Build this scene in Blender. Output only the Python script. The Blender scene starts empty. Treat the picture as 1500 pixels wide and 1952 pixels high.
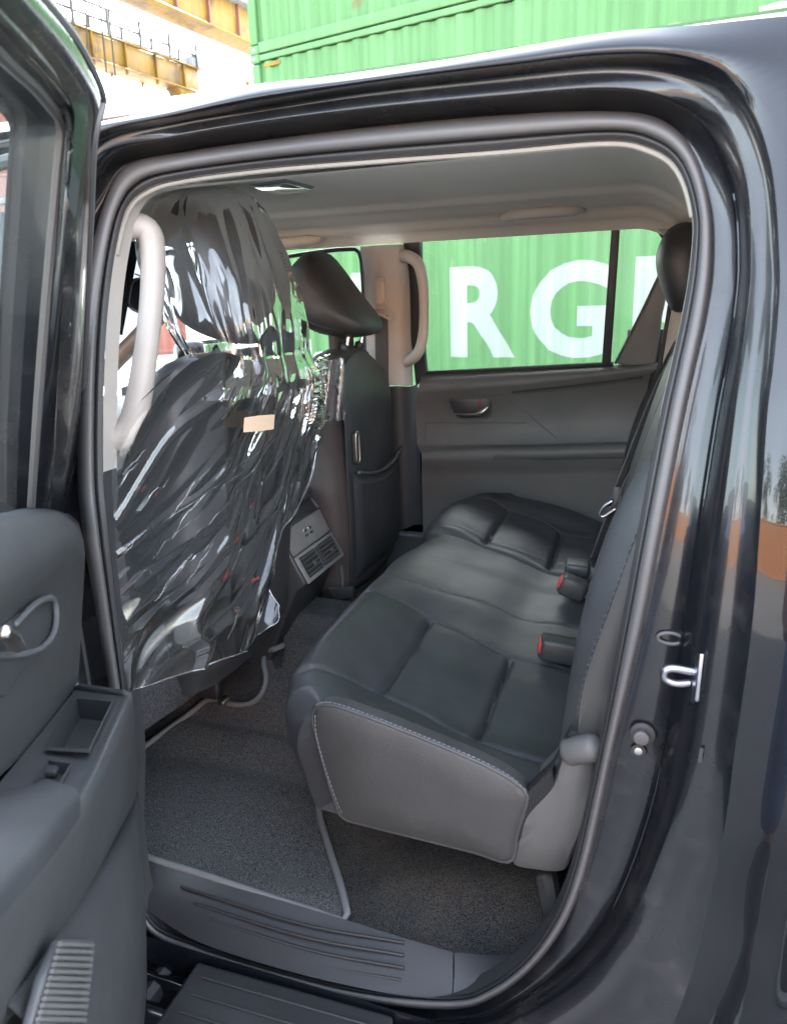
import bpy, bmesh, math, random
from mathutils import Vector, Matrix, noise
from mathutils.bvhtree import BVHTree
V = Vector
random.seed(7)
SC = bpy.context.scene
COL = SC.collection

# ------------------------------------------------------------------ camera
YAW, PITCH, ROLL = map(math.radians, (20.0, 15.9, -2.0))
CAM = V((0.0, -1.0, 1.42))
FPX, CX, CY, PH = 1420.0, 750.0, 976.0, 1952.0
fwd = V((-math.sin(YAW)*math.cos(PITCH), math.cos(YAW)*math.cos(PITCH), -math.sin(PITCH)))
rt0 = V((math.cos(YAW), math.sin(YAW), 0)); up0 = rt0.cross(fwd)
rt = rt0*math.cos(ROLL) + up0*math.sin(ROLL); up = -rt0*math.sin(ROLL) + up0*math.cos(ROLL)
cam = bpy.data.cameras.new('camera'); camo = bpy.data.objects.new('camera', cam); COL.objects.link(camo)
camo.matrix_world = Matrix(((rt.x, up.x, -fwd.x, CAM.x), (rt.y, up.y, -fwd.y, CAM.y), (rt.z, up.z, -fwd.z, CAM.z), (0, 0, 0, 1)))
cam.sensor_fit = 'VERTICAL'; cam.sensor_height = 36; cam.lens = FPX*36/PH
cam.clip_start = 0.02; cam.clip_end = 2000
cam.dof.use_dof = True; cam.dof.focus_distance = 1.75; cam.dof.aperture_fstop = 7.0
SC.camera = camo

# ------------------------------------------------------------------ world, sun, exposure
SUN_EL, SUN_AZ = math.radians(38), math.radians(-6)      # azimuth measured from +Y towards +X
w = bpy.data.worlds.new('World'); SC.world = w; w.use_nodes = True
nt = w.node_tree; nt.nodes.clear()
sky = nt.nodes.new('ShaderNodeTexSky'); sky.sky_type = 'NISHITA'; sky.sun_disc = False
sky.sun_elevation = SUN_EL; sky.sun_rotation = SUN_AZ; sky.dust_density = 1.0; sky.air_density = 1.2; sky.altitude = 10
bg = nt.nodes.new('ShaderNodeBackground'); bg.inputs[1].default_value = 0.15
wo = nt.nodes.new('ShaderNodeOutputWorld')
hs = nt.nodes.new('ShaderNodeHueSaturation'); hs.inputs['Saturation'].default_value = .5; nt.links.new(sky.outputs[0], hs.inputs['Color']); nt.links.new(hs.outputs[0], bg.inputs[0]); nt.links.new(bg.outputs[0], wo.inputs[0])
sun = bpy.data.lights.new('sun', 'SUN'); sun.energy = 3.2; sun.angle = math.radians(0.5); sun.color = (1, .96, .90)
suno = bpy.data.objects.new('sun', sun); COL.objects.link(suno)
sd = V((math.sin(SUN_AZ)*math.cos(SUN_EL), math.cos(SUN_AZ)*math.cos(SUN_EL), math.sin(SUN_EL)))
suno.rotation_euler = sd.to_track_quat('Z', 'Y').to_euler()
SC.view_settings.view_transform = 'Standard'; SC.view_settings.look = 'None'
SC.view_settings.exposure = 4.32; SC.view_settings.gamma = 1; SC.view_settings.use_curve_mapping = False
SC.render.engine = 'CYCLES'
SC.cycles.max_bounces = 12; SC.cycles.transparent_max_bounces = 16; SC.cycles.diffuse_bounces = 8
SC.cycles.caustics_reflective = False; SC.cycles.caustics_refractive = False

# ------------------------------------------------------------------ helpers: geometry
def ray(px, py):
    return (rt*(px-CX) - up*(py-CY) + fwd*FPX).normalized()
def proj(p):
    v = V(p)-CAM; z = v.dot(fwd); return (CX+FPX*v.dot(rt)/z, CY-FPX*v.dot(up)/z)
def aty(px, py, y):
    d = ray(px, py); return CAM + d*((y-CAM.y)/d.y)
def atz(px, py, z):
    d = ray(px, py); return CAM + d*((z-CAM.z)/d.z)
def g(z):                                   # how far the body side leans inboard
    if z > 1.08: return 0.22*(z-1.08)
    if z < .62: return -0.12*min(.55, .62-z)
    return 0.0
def hit(px, py, f, t0=.25, t1=5.0):
    d = ray(px, py); a, b = t0, t1; fa = f(CAM+d*a)
    for i in range(48):
        m = (a+b)/2; fm = f(CAM+d*m)
        if (fm > 0) == (fa > 0): a = m
        else: b = m
    return CAM+d*a
def near(px, py, off=0.0): return hit(px, py, lambda P: P.y-(g(P.z)+off))
FARY = 1.40
def far(px, py, off=0.0): return hit(px, py, lambda P: P.y-(FARY-g(P.z)-off))
def lerp(a, b, t): return a+(b-a)*t
def tab(x, T):
    if x <= T[0][0]: return T[0][1]
    for (a, va), (b, vb) in zip(T, T[1:]):
        if x <= b:
            t = (x-a)/(b-a); t = t*t*(3-2*t); return va+(vb-va)*t
    return T[-1][1]
def spline(P, n, closed=False, per_key=False):
    """Catmull-Rom through P; n samples (by arc length, or n per key)"""
    P = [V(p) for p in P]; m = len(P); segs = m if closed else m-1
    def pt(i, t):
        if closed: a, b, c, d = P[(i-1) % m], P[i % m], P[(i+1) % m], P[(i+2) % m]
        else:
            b, c = P[i], P[i+1]
            a = P[i-1] if i > 0 else b*2-c
            d = P[i+2] if i+2 < m else c*2-b
        return .5*((2*b)+(c-a)*t+(2*a-5*b+4*c-d)*t*t+(3*b-a-3*c+d)*t**3)
    if per_key:
        o = [pt(i, k/n) for i in range(segs) for k in range(n)]
        if not closed: o.append(P[-1].copy())
        return o
    fine = [pt(i, k/12) for i in range(segs) for k in range(12)]
    fine.append(P[0].copy() if closed else P[-1].copy())
    L = [0]
    for a, b in zip(fine, fine[1:]): L.append(L[-1]+(b-a).length)
    o = []; j = 0; cnt = n if closed else n-1
    for k in range(n):
        s = L[-1]*k/cnt
        while j < len(L)-2 and L[j+1] < s: j += 1
        dl = L[j+1]-L[j]
        o.append(fine[j].lerp(fine[j+1], (s-L[j])/dl if dl > 1e-9 else 0))
    return o
def link(name, me, mat, parent=None, smooth=True, mats=None):
    me.validate(); me.update()
    if smooth:
        me.shade_smooth()
    o = bpy.data.objects.new(name, me); COL.objects.link(o)
    for m in (mats or [mat]): me.materials.append(m)
    if parent is not None: o.parent = parent
    return o
def mesh(name, verts, faces, mat, parent=None, smooth=True, mats=None, fm=None):
    me = bpy.data.meshes.new(name); me.from_pydata([tuple(v) for v in verts], [], faces)
    if fm: me.polygons.foreach_set('material_index', fm)
    return link(name, me, mat, parent, smooth, mats)
def grid_faces(nu, nv, cu=False, cv=False, base=0):
    F = []
    for j in range(nv if cv else nv-1):
        for i in range(nu if cu else nu-1):
            a = j*nu+i; b = j*nu+(i+1) % nu; c = ((j+1) % nv)*nu+(i+1) % nu; d = ((j+1) % nv)*nu+i
            F.append((base+a, base+b, base+c, base+d))
    return F
def loft(name, rings, mat, parent=None, closed=False, caps=False, smooth=True, wrap=False, **k):
    nu = len(rings[0]); vs = [p for r in rings for p in r]
    F = grid_faces(nu, len(rings), closed, wrap)
    if caps:
        F.append(tuple(reversed(range(nu)))); F.append(tuple(range(nu*(len(rings)-1), nu*len(rings))))
    o = mesh(name, vs, F, mat, parent, smooth, **k)
    if caps and smooth: sharp(o)
    return o
def sharp(o, ang=40):
    bm = bmesh.new(); bm.from_mesh(o.data)
    bmesh.ops.recalc_face_normals(bm, faces=bm.faces)
    a = math.radians(ang)
    for e in bm.edges:
        if len(e.link_faces) == 2 and e.calc_face_angle(0) > a: e.smooth = False
    bm.to_mesh(o.data); bm.free()
def frames(path, closed=False):
    n = len(path); T = []
    for i in range(n):
        a = path[(i-1) % n] if (closed or i > 0) else path[i]; b = path[(i+1) % n] if (closed or i < n-1) else path[i]
        T.append((b-a).normalized())
    nrm = T[0].orthogonal().normalized(); out = []
    for i in range(n):
        nrm = (nrm-T[i]*nrm.dot(T[i])).normalized(); out.append((T[i], nrm, T[i].cross(nrm)))
    return out
def tube(name, path, r, mat, parent=None, k=10, closed=False, n=None, upv=None, flat=1.0):
    """r may be a number or a list of (t, r); upv fixes the frame so flat squashes across it"""
    if n: path = spline(path, n, closed)
    fr = frames(path, closed); rings = []
    for i, (p, (T, N, B)) in enumerate(zip(path, fr)):
        if upv is not None:
            B = (T.cross(upv)).normalized(); N = B.cross(T).normalized()
        rr = r if not isinstance(r, list) else tab(i/(len(path)-1), r)
        rings.append([p+(N*math.cos(a)*flat+B*math.sin(a))*rr for a in [2*math.pi*q/k for q in range(k)]])
    if closed: return loft(name, rings, mat, parent, closed=True, wrap=True)
    if k >= 8:                               # rounded ends
        def cap(p, ring, T, s):
            return [[p+(q-p)*c+T*(s*d*((ring[0]-p).length)) for q in ring] for c, d in ((.87, .35), (.5, .6), (.1, .7))]
        a = cap(path[0], rings[0], fr[0][0], -1); b = cap(path[-1], rings[-1], fr[-1][0], 1)
        rings = a[::-1]+rings+b
    return loft(name, rings, mat, parent, closed=True, caps=True)
def prism(name, poly, ext, mat, parent=None, bev=0.0, seg=2, smooth=True):
    """poly: 3D points of one face, ext: extrusion vector"""
    bm = bmesh.new(); e = V(ext)
    a = [bm.verts.new(p) for p in poly]; b = [bm.verts.new(V(p)+e) for p in poly]; n = len(a)
    bm.faces.new(a); bm.faces.new(b[::-1])
    for i in range(n): bm.faces.new((a[i], a[(i+1) % n], b[(i+1) % n], b[i]))
    bmesh.ops.recalc_face_normals(bm, faces=bm.faces)
    if bev > 0: bmesh.ops.bevel(bm, geom=bm.edges[:]+bm.verts[:], offset=bev, segments=seg, affect='EDGES', profile=.5, clamp_overlap=True)
    me = bpy.data.meshes.new(name); bm.to_mesh(me); bm.free()
    o = link(name, me, mat, parent, smooth)
    if smooth: sharp(o, 50)
    return o
def box(name, c, s, mat, parent=None, bev=0.0, R=None, smooth=True):
    x, y, z = s[0]/2, s[1]/2, s[2]/2
    pts = [V((-x, -y, -z)), V((x, -y, -z)), V((x, y, -z)), V((-x, y, -z))]; e = V((0, 0, s[2]))
    if R is not None: pts = [R @ p for p in pts]; e = R @ e
    return prism(name, [p+V(c) for p in pts], e, mat, parent, bev, smooth=smooth)
def empty(name, loc=(0, 0, 0)):
    o = bpy.data.objects.new(name, None); COL.objects.link(o); o.location = loc; o.empty_display_size = .1; return o
def tag(o, label=None, cat=None, group=None, kind=None):
    if label: o['label'] = label
    if cat: o['category'] = cat
    if group: o['group'] = group
    if kind: o['kind'] = kind
    return o
def blob(name, sections, mat, parent=None, k=40):
    return loft(name, sections, mat, parent, closed=True, caps=True)
def xz_pillow(name, prof, y0, y1, mat, parent=None, n=56, m=22, pw=2.6, shear=0.0, xs=0.0):
    """closed XZ outline swept along Y with rounded ends"""
    P = spline([V((x, 0, z)) for x, z in prof], n, True); c = sum(P, V())/len(P); rings = []
    for j in range(m):
        t = -1+2*j/(m-1); t = math.sin(t*math.pi/2)
        s = max(.02, (1-abs(t)**pw)**(1/pw)); y = lerp(y0, y1, (t+1)/2)
        rings.append([V((c.x+(p.x-c.x)*s+xs*(1-s), y, c.z+(p.z-c.z)*s)) for p in P])
    return loft(name, rings, mat, parent, closed=True, caps=True)

# ------------------------------------------------------------------ helpers: materials
MATS = {}
class M:
    def __init__(s, name, col=(.5, .5, .5), rough=.5, metal=0, spec=.5, coat=0, coat_r=.03):
        m = bpy.data.materials.new(name); m.use_nodes = True; s.m = m; s.t = m.node_tree; s.N = s.t.nodes; s.L = s.t.links
        s.b = s.N['Principled BSDF']; s.b.inputs['Base Color'].default_value = (*col, 1)
        s.b.inputs['Roughness'].default_value = rough; s.b.inputs['Metallic'].default_value = metal
        s.b.inputs['Specular IOR Level'].default_value = spec; s.b.inputs['Coat Weight'].default_value = coat; s.b.inputs['Coat Roughness'].default_value = coat_r
        s.co = s.N.new('ShaderNodeTexCoord').outputs['Object']; s.last = None
    def noise(s, scale, detail=4, rough=.6, stretch=None):
        n = s.N.new('ShaderNodeTexNoise'); n.inputs['Scale'].default_value = scale; n.inputs['Detail'].default_value = detail; n.inputs['Roughness'].default_value = rough
        if stretch:
            mp = s.N.new('ShaderNodeMapping'); mp.inputs['Scale'].default_value = stretch; s.L.new(s.co, mp.inputs[0]); s.L.new(mp.outputs[0], n.inputs['Vector'])
        else: s.L.new(s.co, n.inputs['Vector'])
        return n.outputs['Fac']
    def voro(s, scale):
        n = s.N.new('ShaderNodeTexVoronoi'); n.inputs['Scale'].default_value = scale; s.L.new(s.co, n.inputs['Vector']); return n.outputs['Distance']
    def ramp(s, f, stops):
        r = s.N.new('ShaderNodeValToRGB'); s.L.new(f, r.inputs[0]); e = r.color_ramp.elements
        for i, (p, c) in enumerate(stops):
            x = e[i] if i < 2 else e.new(p)
            x.position = p; x.color = (*c, 1) if isinstance(c, tuple) else (c, c, c, 1)
        return r.outputs[0]
    def color(s, o): s.L.new(o, s.b.inputs['Base Color']); return s
    def rough(s, f, a, b):
        m = s.N.new('ShaderNodeMapRange'); s.L.new(f, m.inputs[0]); m.inputs[3].default_value = a; m.inputs[4].default_value = b; s.L.new(m.outputs[0], s.b.inputs['Roughness']); return s
    def bump(s, f, strength=.3, dist=.001):
        b = s.N.new('ShaderNodeBump'); b.inputs['Strength'].default_value = strength; b.inputs['Distance'].default_value = dist
        s.L.new(f, b.inputs['Height'])
        if s.last: s.L.new(s.last, b.inputs['Normal'])
        s.last = b.outputs[0]; s.L.new(s.last, s.b.inputs['Normal']); return s

def mk_leather(name, c, r0=.34, r1=.5):
    a = M(name, c, .42, spec=.5); d = tuple(x*.8 for x in c); e = tuple(min(1, x*1.15) for x in c)
    a.color(a.ramp(a.noise(9), [(.3, d), (.7, e)])); a.rough(a.noise(25), r0, r1)
    a.bump(a.voro(520), .35, .0006); a.bump(a.noise(6, 3), .12, .004); return a.m
leather = mk_leather('leather', (.0305, .0325, .0350), .42, .56)
leather_side = mk_leather('vinyl_side', (.027, .027, .0265), .5, .62)
brown_cloth = mk_leather('brown_seat_side', (.040, .032, .029), .6, .75)
def mk_plastic(name, c, r=.5, bs=.3, dust=1.0):
    a = M(name, c, r, spec=.4); a.color(a.ramp(a.noise(5, 6), [(.35, tuple(x*.88 for x in c)), (.75, tuple(x*1.12*dust for x in c))]))
    a.bump(a.voro(700), bs, .0005); a.rough(a.noise(12), r-.07, r+.08); return a.m
plastic = mk_plastic('dark_plastic', (.060, .062, .064), .5)
plastic_d = mk_plastic('black_plastic', (.030, .031, .032), .45)
plastic_g = mk_plastic('grey_plastic', (.066, .065, .063), .5)
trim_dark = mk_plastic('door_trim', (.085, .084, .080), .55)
sill_pl = mk_plastic('sill_plastic', (.024, .024, .026), .4)
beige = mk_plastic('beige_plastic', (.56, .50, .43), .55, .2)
near_trim = mk_plastic('near_door_trim', (.036, .037, .038), .45)  # door trim copy, darkened in colour because more light falls outside the cab
beige_d = mk_plastic('beige_trim_grey', (.48, .46, .42), .6, .2)  # beige toned greyer for the inner trim
beige_n = mk_plastic('beige_near', (.33, .305, .275), .5, .2)  # beige copy, darkened in the colour to offset stronger light at the door opening
liner_edge = mk_plastic('liner_edge', (.20, .19, .165), .8, .1)
plastic_l = mk_plastic('light_grey_plastic', (.15, .15, .145), .5)
a = M('headliner', (.42, .39, .33), .95, spec=.1); a.color(a.ramp(a.noise(400, 2), [(.3, (.71, .67, .60)), (.7, (.79, .75, .67))])); a.bump(a.noise(700, 2), .4, .0008); a.bump(a.noise(3, 2), .3, .01); headliner = a.m
def mk_carpet(name, lo, hi, sc=330):
    a = M(name, lo, 1.0, spec=.05); n = a.noise(sc, 2, .8); a.color(a.ramp(n, [(.38, lo), (.52, tuple((x+y)/2*.8 for x, y in zip(lo, hi))), (.68, hi)]))
    a.bump(n, 1.0, .004); a.bump(a.noise(14, 3), .5, .01); return a.m
carpet = mk_carpet('carpet', (.018, .018, .02), (.15, .14, .13), 260)
mat_carpet = mk_carpet('mat_carpet', (.010, .011, .012), (.17, .175, .175), 520)
a = M('dusty_carpet', (.03, .03, .03), 1.0, spec=.05); n1 = a.noise(420, 2, .8); n2 = a.noise(5, 4)
mx = a.N.new('ShaderNodeMix'); mx.data_type = 'RGBA'; a.L.new(a.ramp(n2, [(.42, 0.0), (.66, .8)]), mx.inputs[0]); a.L.new(a.ramp(n1, [(.38, (.012, .012, .013)), (.68, (.085, .082, .08))]), mx.inputs[6]); a.L.new(a.ramp(n1, [(.35, (.03, .026, .021)), (.68, (.14, .122, .10))]), mx.inputs[7])
a.color(mx.outputs[2]); a.bump(n1, 1.0, .004); a.bump(a.noise(14, 3), .5, .01); dusty = a.m
a = M('mat_binding', (.115, .12, .12), .8); a.bump(a.noise(600, 2), .6, .001); binding = a.m
a = M('black_paint', (.004, .0045, .006), .12, coat=.5, coat_r=.012, spec=.1); a.rough(a.noise(8, 5), .1, .22); a.bump(a.noise(1.6, 2), .015, .01); paint = a.m
a = M('jamb_paint', (.006, .0065, .008), .16, coat=.35, coat_r=.03, spec=.3); a.color(a.ramp(a.noise(11, 8, .7), [(.52, (.005, .0055, .007)), (.75, (.022, .021, .020))])); a.rough(a.noise(6, 6), .12, .4); a.bump(a.noise(5, 3), .08, .004); jamb = a.m
a = M('rubber', (.060, .058, .058), .36, spec=.5); a.rough(a.noise(14, 4), .4, .6); a.bump(a.noise(300), .15, .0006); rubber = a.m
a = M('rubber_black', (.018, .018, .019), .55); a.bump(a.noise(300), .15, .0006); rubber_d = a.m
chrome = M('chrome', (.75, .76, .78), .16, metal=1).m
a = M('striker_metal', (.32, .33, .36), .3, metal=1); a.rough(a.noise(40), .2, .45); striker_m = a.m
satin = M('satin_metal', (.42, .40, .37), .32, metal=1).m
red = M('red_plastic', (.50, .035, .03), .45).m
a = M('webbing', (.085, .085, .085), .75); a.bump(a.noise(200, 2, .5, (1, 1, 6)), .4, .001); webbing = a.m
web_grey = M('belt_edge', (.16, .165, .165), .6).m
mirror_m = M('mirror', (.8, .85, .85), .03, metal=1).m
a = M('paper', (.62, .47, .33), .8); a.bump(a.noise(60), .5, .002); paper = a.m
def mk_glass(name, tint, ior=1.5, dirt=0.0, rough=.0):
    m = bpy.data.materials.new(name); m.use_nodes = True; t = m.node_tree; t.nodes.clear(); N = t.nodes; L = t.links
    o = N.new('ShaderNodeOutputMaterial'); mx = N.new('ShaderNodeMixShader'); tr = N.new('ShaderNodeBsdfTransparent'); gl = N.new('ShaderNodeBsdfGlossy')
    f = N.new('ShaderNodeFresnel'); f.inputs[0].default_value = ior; tr.inputs[0].default_value = (*tint, 1); gl.inputs['Roughness'].default_value = rough
    L.new(f.outputs[0], mx.inputs[0]); L.new(tr.outputs[0], mx.inputs[1]); L.new(gl.outputs[0], mx.inputs[2])
    if dirt:
        d = N.new('ShaderNodeBsdfDiffuse'); d.inputs[0].default_value = (.7, .7, .68, 1); m2 = N.new('ShaderNodeMixShader'); m2.inputs[0].default_value = dirt
        L.new(mx.outputs[0], m2.inputs[1]); L.new(d.outputs[0], m2.inputs[2]); L.new(m2.outputs[0], o.inputs[0])
    else: L.new(mx.outputs[0], o.inputs[0])
    return m
glass = mk_glass('window_glass', (.9, .96, .92), 1.45, .02)
glass_door = mk_glass('door_glass', (.82, .9, .87), 1.5, .03)
film_edge = mk_glass('film_edge', (.95, .95, .95), 1.6, .10, .1)
film = mk_glass('plastic_film', (.965, .965, .965), 1.62, .022, .03)

def mk_steel(name, c, c2, rustc=(.16, .07, .03), amt=(.62, .7), bump=.3):
    a = M(name, c, .5, spec=.12); n = a.noise(.8, 8, .65); base = a.ramp(a.noise(.35, 5, .6, (1, 1, .25)), [(.3, c), (.7, c2)])
    mx = a.N.new('ShaderNodeMix'); mx.data_type = 'RGBA'; a.L.new(a.ramp(n, [(amt[0], 0.0), (amt[1], 1.0)]), mx.inputs[0]); a.L.new(base, mx.inputs[6]); mx.inputs[7].default_value = (*rustc, 1)
    st = a.ramp(a.noise(1.0, 6, .7, (5, 5, .12)), [(.42, .80), (.62, 1.0)]); m2 = a.N.new('ShaderNodeMix'); m2.data_type = 'RGBA'; m2.blend_type = 'MULTIPLY'; m2.inputs[0].default_value = 1; a.L.new(mx.outputs[2], m2.inputs[6]); a.L.new(st, m2.inputs[7])
    a.color(m2.outputs[2]); a.rough(a.noise(3), .4, .65); a.bump(a.noise(4, 4), bump, .01); a.bump(a.noise(.9, 2), .5, .05); return a.m
green_s = mk_steel('green_steel', (.060, .140, .052), (.075, .162, .066), (.10, .065, .03), (.66, .74))
green_rail = mk_steel('green_rail_steel', (.064, .148, .056), (.080, .170, .070), (.12, .065, .03), (.62, .70))
white_p = mk_steel('white_lettering', (.205, .235, .20), (.23, .26, .225), (.15, .21, .14), (.7, .8))
orange_s = mk_steel('orange_steel', (.48, .20, .085), (.56, .26, .11))
brown_s = mk_steel('brown_steel', (.17, .065, .05), (.22, .09, .07))
blue_s = mk_steel('blue_steel', (.07, .16, .33), (.1, .2, .4))
yellow_s = mk_steel('yellow_steel', (.155, .088, .011), (.20, .115, .016), (.06, .035, .02), (.50, .66))
grey_s = mk_steel('grey_steel', (.16, .17, .18), (.22, .22, .23))
a = M('concrete', (.34, .33, .32), .85)
n = a.noise(.5, 8, .6); n2 = a.noise(9, 8, .7)
mx = a.N.new('ShaderNodeMix'); mx.data_type = 'RGBA'; mx.blend_type = 'MULTIPLY'; mx.inputs[0].default_value = 1; a.L.new(a.ramp(n, [(.3, (.25, .242, .228)), (.7, (.33, .322, .302))]), mx.inputs[6]); a.L.new(a.ramp(n2, [(.3, .7), (.7, 1.0)]), mx.inputs[7]); a.color(mx.outputs[2]); a.bump(n2, .4, .01); concrete = a.m
yline = mk_steel('line_paint', (.42, .36, .16), (.38, .34, .2), (.28, .27, .25), (.42, .55))
bark = M('bark', (.12, .08, .05), .9).m
a = M('leaves', (.07, .12, .03), .6); a.color(a.ramp(a.noise(1.2, 3), [(.3, (.045, .09, .02)), (.7, (.13, .17, .04))])); leaves = a.m
a = M('denim', (.09, .13, .22), .9); a.color(a.ramp(a.noise(18, 5), [(.3, (.12, .17, .29)), (.7, (.24, .31, .46))])); a.bump(a.noise(12, 3), .8, .02); denim = a.m
shirt_m = M('shirt_cloth', (.12, .12, .14), .9).m; skin = M('skin', (.36, .2, .13), .5).m; shoe_m = M('shoe_black', (.02, .02, .02), .6).m; sole_m = M('shoe_sole', (.7, .7, .68), .6).m; hair_m = M('hair', (.01, .008, .006), .6).m
#PART2
# ================================================================== SETTING
ground = mesh('ground', [(-400, -400, 0), (400, -400, 0), (400, 400, 0), (-400, 400, 0)], [(0, 1, 2, 3)], concrete, smooth=False); tag(ground, kind='structure')
ln = mesh('road_marking', [(-9, -.60, .004), (9, -1.05, .004), (9, -.95, .004), (-9, -.50, .004)], [(0, 1, 2, 3)], yline, smooth=False); tag(ln, kind='structure')

def corr_y(x):
    t = (x % .278)/.278
    return 0.0 if t < .26 else (.036*(t-.26)/.24 if t < .5 else (.036 if t < .76 else .036*(1-(t-.76)/.24)))
def corr_breaks(a, b):
    o = []; k = math.floor(a/.278)
    while k*.278 < b:
        o += [x for x in (k*.278, (k+.26)*.278, (k+.5)*.278, (k+.76)*.278) if a < x < b]; k += 1
    return [a]+o+[b]
def container(loc, rz, mat, rail, label, group=None, L=12.19, W=2.44, H=2.6, cat='shipping container'):
    root = empty('shipping_container', loc); root.rotation_euler = (0, 0, rz); tag(root, label, cat, group)
    xs = corr_breaks(.12, L-.12)
    for y0, sgn, nm in ((.035, 1, 'side_panel'), (W-.035, -1, 'side_panel')):
        vs = []; F = []
        for x in xs: vs += [(x, y0+sgn*corr_y(x), .16), (x, y0+sgn*corr_y(x), H-.11)]
        for i in range(len(xs)-1): F.append((2*i, 2*i+2, 2*i+3, 2*i+1) if sgn > 0 else (2*i, 2*i+1, 2*i+3, 2*i+2))
        mesh(nm, vs, F, mat, root, smooth=False)
    ys = corr_breaks(.1, W-.1); vs = []; F = []
    for y in ys: vs += [(.04+corr_y(y), y, .16), (.04+corr_y(y), y, H-.11)]
    for i in range(len(ys)-1): F.append((2*i, 2*i+1, 2*i+3, 2*i+2))
    mesh('end_panel', vs, F, mat, root, smooth=False)
    box('roof_panel', (L/2, W/2, H-.06), (L-.2, W-.2, .03), mat, root, smooth=False)
    for y in (.04, W-.04):
        box('bottom_rail', (L/2, y, .085), (L-.36, .07, .15), rail, root, .012); box('top_rail', (L/2, y, H-.055), (L-.36, .06, .085), rail, root, .01)
    for x in (.09, L-.09):
        box('end_rail', (x, W/2, .085), (.12, W-.36, .15), rail, root, .01); box('end_rail', (x, W/2, H-.06), (.1, W-.36, .1), rail, root, .01)
        for y in (.08, W-.08):
            box('corner_post', (x, y, H/2), (.15, .145, H-.28), rail, root, .015)
            for z in (.062, H-.062):
                cx = box('corner_casting', (x, y, z), (.178, .165, .122), rail, root, .012)
                box('casting_hole', (x, y-math.copysign(.083, W/2-y), z), (.075, .01, .045), grey_s, cx, .004)
    for y in (W*.26, W*.74):
        d = box('door_leaf', (L-.05, y, H/2), (.04, W*.46, H-.34), mat, root, .01)
        for q in (-.25, .25): tube('lock_bar', [V((L, y+q, .2)), V((L, y+q, H-.2))], .018, grey_s, d, 6)
    return root
LET = [('E', .10, .84), ('V', .88, 1.99), ('E', 2.2, 2.98), ('R', 3.45, 4.5), ('G', 4.72, 5.9), ('R', 6.15, 7.18), ('E', 7.36, 8.15), ('E', 8.55, 9.33), ('N', 9.7, 10.75)]
def letters(root, z0, z1):
    for ch, x0, x1 in LET:
        cu = bpy.data.curves.new('lettering', 'FONT'); cu.body = ch; cu.offset = .035; cu.resolution_u = 5
        o = bpy.data.objects.new('tmp', cu); COL.objects.link(o); dg = bpy.context.evaluated_depsgraph_get(); me = bpy.data.meshes.new_from_object(o.evaluated_get(dg)); bpy.data.objects.remove(o)
        X = [v.co.x for v in me.vertices]; Y = [v.co.y for v in me.vertices]; a, b, c, d = min(X), max(X), min(Y), max(Y)
        for v in me.vertices: v.co = V((x0+(v.co.x-a)/(b-a)*(x1-x0), 0, z0+(v.co.y-c)/(d-c)*(z1-z0)))
        bm = bmesh.new(); bm.from_mesh(me)
        for x in corr_breaks(x0, x1)[1:-1]:
            bmesh.ops.bisect_plane(bm, geom=bm.verts[:]+bm.edges[:]+bm.faces[:], plane_co=(x, 0, 0), plane_no=(1, 0, 0))
        for v in bm.verts: v.co.y = .035+corr_y(v.co.x)-.005
        bm.to_mesh(me); bm.free(); me.name = 'lettering'; link('lettering', me, white_p, root, False)
A0 = V((-6.459, 10.836, 0)); RZ = math.atan2(-.19433, .98094)
names = ['green container at the bottom of the stack beyond the truck windows, white EVERGREEN lettering',
         'green second level container of the stack, white letter tops showing above the truck roof',
         'green container on the third level, its bottom rail crossing the top of the photo',
         'green container added as an unseen top level above the frame, lengthening the shadow of the stack']  # last one is an added, unseen level that stretches the stack shadow over the truck
for k in range(4):
    c = container(A0+V((0, 0, 2.6*k)), RZ, green_s, green_rail, names[k], 'green containers stacked beyond the truck')
    if k in (0, 1): letters(c, .55+2.6*k-2.6*k, 1.85)
    if k == 1: box('data_plate', (.42, .028, 2.43), (.32, .01, .05), yellow_s, c, .002)
# second stack continuing the row, and rust coloured stacks seen past the pillar and the open door
d = V((.98094, -.19433, 0))
for k in range(2): container(A0+d*12.7+V((0, 0, 2.6*k)), RZ, green_s, green_rail, ['green container at ground level, next in the row to the right of the lettered stack', 'green container resting on the right hand one of the row'][k], 'green containers in the right hand stack')
def polar(az, dist): return V((math.sin(math.radians(az))*dist, -1+math.cos(math.radians(az))*dist, 0))
for k in range(2):
    container(polar(-41.5, 25)+V((-3.03*math.cos(.72), -3.03*math.sin(.72), 2.6*k)), .72, brown_s, brown_s, ['pale red container on the ground seen through the windscreen past the grab handle', 'pale red container stacked on the one seen through the windscreen'][k], 'red containers ahead of the truck', L=6.06)
for k in range(4):
    container(polar(-43.4, 29)+V((-6.06*math.cos(.78), -6.06*math.sin(.78), 2.6*k)), .78, green_s if k == 3 else brown_s, green_s if k == 3 else brown_s,
              ['rust brown container at the foot of the far stack behind the open door', 'rust brown container second from the ground in the far stack', 'rust brown container just under the green one in the far stack', 'green container on top of the rust brown stack at upper left'][k], 'far stack behind the open door', L=6.06)
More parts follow.
